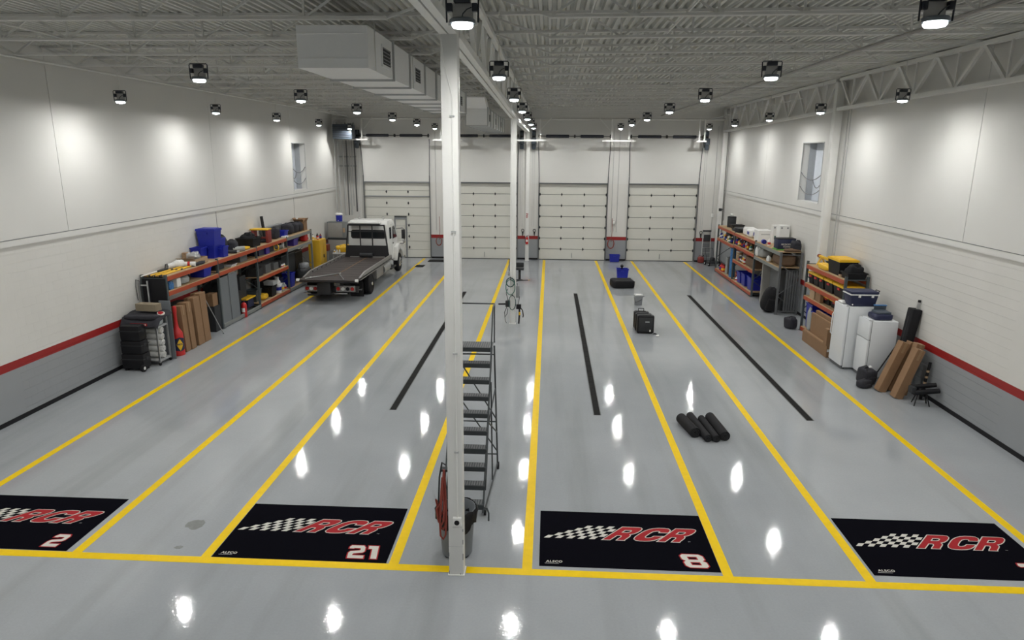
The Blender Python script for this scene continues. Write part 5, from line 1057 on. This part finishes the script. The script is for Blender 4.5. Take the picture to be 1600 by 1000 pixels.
for i, (y, h_) in enumerate(((31.3, .5), (30.55, .54), (29.6, .56))): tote('blue tote on the bottom shelf of the right rack, %s from the far end' % ORD[i], (8.9, y, .19), (.5, .55, h_), 0, 'blue_tote', None, 'tote', 'blue totes on the right rack')
bottle('white jug at the front of the blue totes', (8.66, 31.55, .19), .07, .22, 'white', 'white')
# grey near bay of that rack
carton('grey upright slab in the near bay of the right rack', (8.78, 27.75, 0), (.34, .1, 1.74), 0, 'plate', tape=False, name='grey_slab'); softlump('grey_cloths', 'grey-green cloths piled on the near bay of the right rack', 'cloths', (8.85, 28.35, 1.78), (.5, .7, .34), 'cloth_grey', .6, 97, .15); softlump('white_cloth', 'white cloth hanging over the near bay shelf of the right rack', 'cloth', (8.66, 28.7, 1.78), (.2, .34, .38), 'cloth_white', .6, 98, .2); softlump('white_gloves', 'pair of white gloves at the shelf edge of the right rack', 'gloves', (8.64, 27.2, 1.78), (.14, .3, .2), 'cloth_white', .6, 99, .2)
softlump('brown_packs', 'brown cloth packs on the second shelf near end of the right rack', 'packs', (9.0, 26.5, 1.78), (.6, 1.2, .42), 'brown', .45, 101, .1)
t = thing('dark_curtain', 'dark grey hanging sheet in the near bay of the right rack', 'sheet', (9.12, 25.93, 0)); mb = MB(); nn = 24
vs = [(-.20+.46*k/nn, .02*math.sin(k*1.3), z) for z in (.03, 1.62) for k in range(nn+1)]+[(-.20+.46*k/nn, .02+.02*math.sin(k*1.3), z) for z in (.03, 1.62) for k in range(nn+1)]; q = nn+1
mb.add(vs, [(k, k+1, q+k+1, q+k) for k in range(nn)]+[(2*q+k, 3*q+k, 3*q+k+1, 2*q+k+1) for k in range(nn)]); obj('cloth', mb, 'dgrey', t, smooth=60); obj('hem_bar', MB().bx(-.21, .27, -.01, .03, 1.62, 1.65), 'dgrey', t, smooth=0)
carton('dark cabinet standing behind the hanging sheet', (9.12, 27.0, 0), (.5, 1.1, 1.6), 0, 'dgrey', tape=False, name='dark_cabinet', cat='cabinet')
bag('big black teardrop bag leaning on the near post of the right rack', (8.42, 26.2, 0), (.62, .6, .95), 0, 'rubber', .7, 7, .05, False, rot=(0, .22, 0), name='gear_bag')

# ================================================================== right wall, near rack
ZR = 2.298
t = thing('saw_horse', 'yellow folding sawhorse lying on the near right rack', 'sawhorse', (9.1, 22.9, ZR)); obj('beam', MB().bx(-.05, .05, -.7, .45, .24, .31), 'yellow', t, bevel=.008)
for y in (-.55, .3):
    for s in (-1, 1): obj('leg', MB().bar((0, y, .26), (s*.14, y, 0), .06, .03), 'yellow', t, smooth=0)
obj('end_grip', MB().cyl((0, .45, .275), (0, .56, .275), .06, 12), 'dred', t)
softlump('yellow_vests', 'folded yellow safety vests on the near right rack', 'vests', (8.88, 22.25, ZR), (.26, .8, .18), 'yellow', .5, 111, .12)
tote('large black tote with a yellow lid on the near right rack top', (9.07, 21.45, ZR), (.56, .9, .46), 0, 'black', 'yellow'); tote('round-cornered black tray of cables on the near right rack', (9.08, 20.62, ZR), (.56, .5, .2), 0, 'black', None, 'bin'); softlump('cable_heap', 'black cables heaped in the tray on the near right rack', 'cables', (9.08, 20.62, ZR+.03), (.48, .44, .36), 'rubber', .7, 113, .25)
t = thing('tape_reel', 'small tan tape reel before the large black tote', 'tape', (8.83, 20.92, ZR)); obj('reel', MB().cyl((0, 0, 0), (0, 0, .07), .07, 14), 'card_light', t); obj('core', MB().cyl((0, 0, .07), (0, 0, .074), .035, 12), 'brown', t)
for i, (y, l_) in enumerate(((23.15, .36), (22.72, .4), (22.27, .4), (21.65, .62))): tote('yellow-lidded black tote on the second right shelf, %s from the far end' % ORD[i], (9.08, y, 1.68), (.6, l_, .36), 0, 'black', 'yellow', 'tote', 'yellow-lidded totes', -1)
for i, (y, l_) in enumerate(((23.1, .42), (22.62, .4), (21.9, .5), (21.25, .6))): tote('yellow-lidded black tote on the third right shelf, %s from the far end' % ORD[i], (9.12, y, 1.24), (.52, l_, .24), 0, 'black', 'yellow', 'tote', 'yellow-lidded totes', -1)
tote('black tote with yellow lid at the near end of the second right shelf', (9.08, 20.85, 1.68), (.6, .8, .36), 0, 'black', 'yellow', 'tote', None, -1)
carton('small carton before the totes on the third right shelf', (8.80, 22.75, 1.24), (.12, .4, .3), 0, 'card_light'); carton('brown carton before the totes on the third right shelf', (8.80, 22.25, 1.24), (.12, .4, .3), 0, 'card')
for i, (x, y, h_) in enumerate(((9.05, 23.0, .85), (8.98, 22.3, .7), (9.1, 21.5, .8))): tote('blue tote on the floor level of the near right rack, %s from the far end' % ORD[i], (x, y, .16), (.5, .55, h_), 0, 'blue_tote', None, 'tote', 'blue totes of the near right rack')
softlump('plastic_bag', 'grey plastic bag stuffed between the blue totes', 'bag', (8.76, 22.75, .16), (.1, .36, .7), 'cloth_grey', .6, 117, .1)
bag('small dark backpack on the floor at the far foot of the near right rack', (8.45, 23.6, 0), (.36, .36, .40), .5, 'cloth_black', .45, 119, .12, True, name='backpack')
for i, (x, y, d, lab) in enumerate(((8.38, 21.05, (.14, 2.0, .36), 'long flat carton at the front before the near right rack'), (8.50, 20.95, (.10, 1.75, .98), 'tall flat carton standing behind the long one at the right rack'), (8.615, 20.95, (.10, 1.7, 1.06), 'tallest flat carton leaning at the near right rack'))):
    t = carton(lab, (x, y, 0), d, 0, 'card'); obj('white_label', MB().bx(-d[0]*.4, d[0]*.4, -d[1]/2-.003, -d[1]/2+.001, d[2]*.5, d[2]*.72), 'white', t, smooth=0)
carton('short carton standing beside the white fridge', (8.34, 20.15, .365), (.14, .22, .5), 0, 'card')
# fridges
def fridge(label, x, y, d, split, handle):
    t = thing('refrigerator', label, 'fridge', (x, y, 0)); a, b, h = d
    obj('cabinet_shell', MB().bx(.07, a, -b/2, b/2, .05, h), 'fridge', t, bevel=.015); obj('kick_plate', MB().bx(.04, .1, -b/2+.02, b/2-.02, .01, .09), 'dgrey', t, smooth=0)
    cuts = [(.10, split-.008), (split+.008, h)] if split else [(.10, h)]
    for z0, z1 in cuts:
        dd = obj('fridge_door', MB().bx(0, .06, -b/2, b/2, z0, z1), 'fridge', t, bevel=.018)
        if handle: obj('fridge_handle', MB().tube([(0, b/2-.07, z0+(z1-z0)*.42), (-.05, b/2-.07, z0+(z1-z0)*.46), (-.05, b/2-.07, z0+(z1-z0)*.78), (0, b/2-.07, z0+(z1-z0)*.82)], .014, 7), 'fridge', dd)
    obj('door_gasket', MB().bx(.058, .072, -b/2+.01, b/2-.01, .1, h-.01), 'grey', t, smooth=0); obj('hinge_cap', MB().bx(.0, .1, -b/2+.02, -b/2+.09, h, h+.022), 'lgrey', t, bevel=.005)
    for y_ in (-b/2+.06, b/2-.06): obj('foot', MB().cyl((.12, y_, 0), (.12, y_, .05), .02, 8), 'charcoal', t); obj('foot', MB().cyl((a-.08, y_, 0), (a-.08, y_, .05), .02, 8), 'charcoal', t)
    return t
fridge('tall white single-door refrigerator beside the near right rack', 8.27, 19.36, (.74, .84, 1.80), None, True); fridge('shorter white two-door refrigerator next to the tall one', 8.54, 18.43, (.74, .68, 1.60), 1.08, False)
t = thing('ice_chest', 'navy ice chest with a pale rim on the tall white fridge', 'cooler', (8.72, 19.22, 1.80)); obj('chest_body', MB().taper(0, 0, 0, .32, (.32, .22), (.37, .26)), 'navy', t, bevel=.03); obj('chest_rim', MB().bx(-.39, .39, -.28, .28, .32, .35), 'white', t, bevel=.01); obj('chest_lid', MB().bx(-.38, .38, -.27, .27, .35, .43), 'navy', t, bevel=.03)
for x in (-.15, .2): obj('latch', MB().bx(x-.03, x+.03, -.295, -.275, .27, .35), 'white', t, smooth=0)
obj('tow_handle', MB().tube([(.37, -.1, .3), (.45, -.1, .42), (.45, .1, .42), (.37, .1, .3)], .015, 6), 'charcoal', t); obj('drain_plug', MB().cyl((-.3, -.235, .06), (-.3, -.25, .06), .018, 10), 'white', t)
softlump('white_rag', 'white coiled cable on the front of the tall fridge top', 'cable', (8.36, 19.5, 1.80), (.16, .3, .07), 'white', .6, 121, .2)
t = thing('blue_case', 'dark blue soft case lying on the shorter fridge', 'case', (8.95, 18.45, 1.60)); obj('case_body', MB().soft((0, 0, 0), (.5, .5, .16), .35, 9, .05), 'navy', t, smooth=60); obj('case_top', MB().soft((.02, .02, .12), (.4, .4, .1), .35, 10, .05), 'operator_blue', t, smooth=60)
t = thing('clear_bin', 'small blue translucent box behind the dark case on the fridge', 'box', (9.05, 18.72, 1.76)); obj('box_body', MB().bx(-.15, .15, -.03, .05, 0, .14), 'operator_blue', t, bevel=.01); obj('box_lid', MB().bx(-.16, .16, -.04, .06, .14, .16), 'pattern_blue', t, smooth=0)
# leaning tubes and boxes near the fridges
t = thing('banner_tube', 'tall black banner bag with a silver tip leaning on the right wall', 'bag', (9.12, 17.55, 0), rot=(0, .115, 0)); obj('tube_body', MB().taper(0, 0, 0.02, 2.1, (.10, .12), (.12, .15)), 'rubber', t, bevel=.03); obj('tip_pole', MB().cyl((.05, 0, 2.1), (.05, 0, 2.27), .03, 10), 'silver', t); obj('tip_cap', MB().cyl((.05, 0, 2.27), (.05, 0, 2.33), .035, 10), 'black', t); obj('zip_seam', MB().bx(-.118, -.10, -.01, .01, .1, 2.05), 'charcoal', t, smooth=0)
for i, (x, y, w_, h_, r_, lab) in enumerate(((8.56, 17.16, .25, 1.38, .33, 'leftmost tall carton leaning on the right wall'), (8.86, 17.24, .22, 1.34, .30, 'second tall carton leaning on the right wall'), (8.74, 16.68, .27, 1.32, .30, 'front right tall carton leaning on the right wall'), (8.98, 16.93, .20, 1.36, .20, 'rear tall carton leaning on the right wall'))):
    carton(lab, (x, y, .0), (.20, w_, h_), 0, 'card', rot=(0, r_, 0), name='tall_box')
t = thing('camera_tripod', 'black folded tripod stand on the floor by the right wall', 'tripod', (9.08, 16.2, 0)); obj('bundle', MB().cyl((-.2, .08, .42), (.32, .02, .50), .055, 12), 'black', t); obj('bundle', MB().cyl((-.22, -.06, .32), (.34, -.12, .40), .06, 12), 'black', t); obj('head_plate', MB().bx(-.28, -.18, -.1, .1, .3, .46), 'charcoal', t, bevel=.01)
for x, y in ((-.2, -.12), (.15, -.14), (-.12, .16), (.2, .1)): obj('tripod_leg', MB().cyl((x*.4, y*.3, .4), (x, y, .0), .014, 7), 'black', t)
bag('black tool bag with a blue clip beside the shorter fridge', (8.46, 17.74, 0), (.36, .44, .42), .2, 'cloth_black', .42, 131, .15, True, name='tool_bag'); bag('small black bag lying before the leaning cartons', (8.28, 17.42, 0), (.40, .26, .20), .5, 'cloth_black', .5, 133, .12, False)
t = thing('hooked_rod', 'thin black rod with a hooked end leaning behind the cartons', 'rod', (8.5, 17.62, .03)); obj('rod', MB().cyl((0, 0, 0), (.72, .0, 1.38), .018, 8), 'black', t); obj('hook', MB().tube([(.72, 0, 1.38), (.8, 0, 1.44), (.86, 0, 1.40)], .022, 7), 'black', t)
softlump('white_glove', 'small white cloth beside the black tool bag', 'cloth', (8.52, 17.72, .43), (.07, .09, .05), 'cloth_white', .6, 137, .2)
t = thing('tackle_pole', 'black and gold striped pole standing behind the leaning cartons', 'pole', (9.3, 16.6, 0)); obj('pole_shaft', MB().cyl((0, 0, 0), (.1, 0, .95), .035, 10), 'black', t)
for z in (.4, .55, .7): obj('gold_ring', MB().cyl((z*.105, 0, z), (z*.105+.003, 0, z+.05), .038, 10), 'card_light', t)
# ================================================================== flatbed tow truck
t = thing('tow_truck', 'white flatbed tow truck with a dark steel bed parked nose to the far door', 'truck', (-8.63, 26.05, 0))
BZ = .97; hw = 1.17; BLn = 6.15
def tp(nm, mb, m_, par=None, **k): return obj(nm, mb, m_, par or t, **k)
bed = tp('bed_deck', MB().bx(-hw, hw, .0, BLn, BZ-.06, BZ), 'truck_bed', bevel=.006, segs=1)
for y in [k*.56+.3 for k in range(10)]: obj('deck_seam', MB().bx(-hw+.06, hw-.06, y-.006, y+.006, BZ, BZ+.003), 'charcoal', bed, smooth=0)
obj('deck_channel', MB().bx(-.035, .035, 1.0, BLn-.1, BZ, BZ+.006), 'brown', bed, smooth=0)
for s in (-1, 1):
    r_ = tp('side_rail', MB().prism([(.9, BZ-.10), (BLn, BZ-.10), (BLn, BZ+.14), (1.35, BZ+.14), (.55, BZ+.02), (.55, BZ-.10)], *sorted((s*hw, s*(hw-.07))), 'x'), 'rail_grey', smooth=0)
    for k in range(8): obj('rail_hole', MB().bx(*sorted((s*(hw-.071), s*(hw-.074))), 1.5+k*.58, 1.62+k*.58, BZ+.04, BZ+.09), 'black', r_, smooth=0)
    tp('tail_marker', MB().bx(s*hw-.06, s*hw+.06, -.05, .06, BZ-.05, BZ+.04), 'white', bevel=.01)
    tp('deck_chain', MB().tube([(s*.62, .12, BZ+.02), (s*.35, .7, BZ+.03), (s*.12-.0, 1.25, BZ+.03), (.1, 1.5, BZ+.03)] if s > 0 else [(-.95, .2, BZ+.02), (-.5, .65, BZ+.03), (.0, 1.3, BZ+.03), (.1, 1.5, BZ+.03)], .022, 6), 'silver')
tp('rear_sill', MB().prism([(-.02, BZ-.0), (.3, BZ-.06), (.3, BZ-.16), (.05, BZ-.10)], -hw, hw, 'x'), 'truck_black', smooth=0)
for x in (-.42, .42): tp('chassis_rail', MB().bx(x-.07, x+.07, .5, 9.0, .52, .80), 'truck_black', smooth=0)
tp('sub_frame', MB().bx(-.7, .7, .4, BLn, .80, BZ-.06), 'truck_black', smooth=0)
tp('rear_bumper', MB().bx(-1.05, 1.05, .55, .68, .38, .62), 'truck_black', bevel=.02)
tp('wheel_lift', MB().bx(-.5, .05, .2, .75, .34, .86), 'truck_black', bevel=.03); tp('wheel_lift_bar', MB().bx(-.95, -.45, .35, .47, .26, .34), 'truck_black', bevel=.02)
for x0, x1 in ((.18, .95), (-1.08, -.55)):
    lb = tp('tail_light_panel', MB().bx(x0, x1, .46, .55, .42, .66), 'rail_grey', bevel=.01)
    n = 4 if x0 > 0 else 3
    for k in range(n):
        cx = x0+.1+k*(x1-x0-.2)/(n-1); obj('lamp_lens', MB().lathe([(.075, 0), (.07, -.025), (0, -.035)], (cx, .46, .54), 14, ax='y'), 'tail_red' if k in (0, n-1) else ('white' if k == 1 else 'black'), lb)
    tp('step_bar', MB().bx(x0-.05, x1-.3, .42, .5, .33, .37), 'chrome', bevel=.008)
for s in (-1, 1):
    mf = tp('mud_flap', MB().bx(*sorted((s*.62, s*1.16)), .98, 1.0, .14, .72), 'rubber', smooth=0)
    if s > 0:
        for k, tx in enumerate(('AUTO', 'EQUIPMENT', 'INC')): flat_obj('flap_lettering', text_geo(tx, .085), 'lgrey', mf, (.89, .978, .52-k*.1), (PI/2, 0, 0))
def wheel(x, y, r_, s, wd=.26, dual=False):
    prof = [(r_*.55, -wd/2), (r_*.9, -wd/2), (r_, -wd/2+.04), (r_, wd/2-.04), (r_*.9, wd/2), (r_*.55, wd/2)]
    w_ = tp('tyre', MB().lathe(prof, (x, y, r_), 28, ax='x'), 'rubber')
    c_ = x+s*wd/2
    obj('rim', MB().lathe([(r_*.56, -s*.01), (r_*.5, -s*.09 if dual else s*.01), (r_*.22, -s*.09 if dual else s*.03), (r_*.18, s*.03), (0, s*.035)], (c_, y, r_), 20, ax='x'), 'chrome', w_)
    for k in range(8): obj('lug_nut', MB().cyl((c_-s*.08 if dual else c_+s*.02, y+r_*.36*math.cos(k*PI/4), r_+r_*.36*math.sin(k*PI/4)), (c_-s*.04 if dual else c_+s*.05, y+r_*.36*math.cos(k*PI/4), r_+r_*.36*math.sin(k*PI/4)), .018, 6), 'silver', w_)
for s in (-1, 1):
    wheel(s*1.06, 2.25, .44, s, .24, True); wheel(s*.78, 2.25, .44, s, .24, True); wheel(s*1.0, 8.15, .46, s, .26)
    tp('tool_box', MB().bx(*sorted((s*.7, s*1.12)), 3.4, 4.6, .42, .84), 'rail_grey' if s > 0 else 'truck_black', bevel=.012)
    tp('fuel_tank', MB().cyl((s*.88, 4.9, .58), (s*.88, 6.1, .58), .25, 18), 'silver'); tp('cab_step', MB().bx(*sorted((s*.75, s*1.12)), 6.3, 7.3, .36, .44), 'charcoal', bevel=.01)
tp('control_levers', MB().bx(1.0, 1.14, 5.2, 5.9, .84, .92), 'charcoal', smooth=0)
# headboard
HY = 6.1
hb = tp('headboard_plate', MB().prism([(-1.08, BZ), (1.08, BZ), (.97, BZ+.56), (-.97, BZ+.56)], HY, HY+.04), 'truck_black', smooth=0)
for x0, x1 in ((-1.0, -.86), (1.0, .86)): tp('headboard_post', MB().bar((x0, HY+.02, BZ+.3), (x1, HY+.02, 2.5), .06, .06), 'truck_black', smooth=0)
tp('headboard_top', MB().bx(-.89, .89, HY-.01, HY+.05, 2.46, 2.52), 'truck_black', smooth=0)
for x in (-.3, .28): tp('headboard_bar', MB().bx(x-.025, x+.025, HY, HY+.04, BZ+.56, 2.47), 'truck_black', smooth=0)
tp('headboard_rail', MB().bx(-.92, .92, HY, HY+.035, 2.17, 2.20), 'truck_black', smooth=0)
tp('winch', MB().cyl((-.3, HY-.18, BZ+.13), (.3, HY-.18, BZ+.13), .10, 14), 'charcoal'); tp('winch_base', MB().bx(-.8, .85, HY-.12, HY-.04, BZ, BZ+.05), 'rail_grey', smooth=0)
lb = tp('light_bar', MB().bx(-.88, .66, HY+.02, HY+.28, 2.55, 2.63), 'truck_white', bevel=.03); obj('light_bar_base', MB().bx(-.86, .64, HY+.05, HY+.25, 2.52, 2.55), 'charcoal', lb, smooth=0)
for x in (-.55, .62): bc = tp('beacon', MB().lathe([(.06, 0), (.06, .03), (.045, .10), (0, .12)], (x, HY+.9, 2.70), 12), 'chrome')
# cab
cabp = [(6.42, .75), (6.42, 2.48), (6.58, 2.66), (7.55, 2.68), (7.85, 2.58), (8.35, 1.75), (8.35, .75)]
cw_ = 1.0
m = MB()
for y_, z_ in cabp: pass
n = len(cabp); vs = []
for s in (-1, 1): vs += [(s*(cw_ if z_ < 1.75 else cw_-.09*(z_-1.75)), y_, z_) for y_, z_ in cabp]
m.add(vs, [tuple(range(n)), tuple(range(2*n-1, n-1, -1))]+[(i, n+i, n+(i+1) % n, (i+1) % n) for i in range(n)])
cab = tp('cab_shell', m, 'truck_white', bevel=.05, segs=3, smooth=40)
def pane(nm, pts, X0, X1, par): return obj(nm, MB().prism(pts, X0, X1, 'x'), 'window_dark', par, smooth=0)
tp('rear_window', MB().prism([(-.72, 1.86), (.74, 1.86), (.80, 1.92), (.78, 2.14), (.72, 2.20), (-.72, 2.20), (-.78, 2.14), (-.78, 1.92)], 6.405, 6.425), 'window_dark', smooth=0); tp('window_seal', MB().prism([(-.76, 1.82), (.78, 1.82), (.85, 1.90), (.83, 2.16), (.75, 2.24), (-.75, 2.24), (-.83, 2.16), (-.83, 1.90)], 6.410, 6.423), 'gasket', smooth=0)
for s in (-1, 1):
    a, b = sorted((s*.90, s*.985)); 
    tp('side_window', MB().prism([(6.72, 1.78), (7.0, 1.78), (7.0, 2.32), (6.78, 2.32)], *sorted((s*.93, s*.992)), 'x'), 'window_dark', smooth=0)
    dr_ = tp('cab_door', MB().prism([(7.08, .85), (7.08, 2.45), (7.6, 2.45), (8.22, 1.72), (8.22, .85)], *sorted((s*.9, s*1.012)), 'x'), 'truck_white', smooth=0)
    obj('door_window', MB().prism([(7.15, 1.74), (7.15, 2.34), (7.58, 2.34), (8.08, 1.74)], *sorted((s*1.008, s*1.02)), 'x'), 'window_dark', dr_, smooth=0); obj('door_handle', MB().bx(*sorted((s*1.0, s*1.035)), 7.14, 7.3, 1.5, 1.55), 'charcoal', dr_, smooth=0)
    mr_ = tp('mirror_arm', MB().tube([(s*.98, 8.1, 2.12), (s*1.28, 8.2, 2.16), (s*1.36, 8.22, 2.1), (s*1.36, 8.22, 1.42), (s*1.28, 8.2, 1.36), (s*1.0, 8.1, 1.4)], .018, 7), 'truck_black')
    obj('mirror_head', MB().bx(s*1.32-.09, s*1.32+.09, 8.18, 8.26, 1.62, 2.08), 'truck_black', mr_, bevel=.02); obj('mirror_head', MB().bx(s*1.32-.09, s*1.32+.09, 8.18, 8.26, 1.42, 1.56), 'chrome', mr_, bevel=.02)
    arch = [(7.42, .62)]+[(8.15+.66*math.cos(PI-a*PI/8), .46+.66*math.sin(PI-a*PI/8)) for a in range(1, 8)]+[(8.85, .62), (9.35, .62), (9.4, 1.05), (8.9, 1.36), (8.0, 1.42), (7.42, 1.3)]
    tp('fender', MB().prism(arch, *sorted((s*.86, s*1.16)), 'x'), 'truck_white', bevel=.02, smooth=40)
tp('hood', MB().taper(0, 8.85, .8, 1.52, (.88, .62), (.66, .52)), 'truck_white', bevel=.06, segs=3); tp('grille', MB().bx(-.6, .6, 9.44, 9.5, .75, 1.3), 'charcoal', bevel=.02); tp('front_bumper', MB().bx(-1.1, 1.1, 9.5, 9.68, .45, .72), 'chrome', bevel=.03)
for s in (-1, 1): tp('exhaust_stack', MB().cyl((s*.0+.75*s, HY+.25, .8), (s*.75, HY+.25, 1.3), .05, 10), 'charcoal')
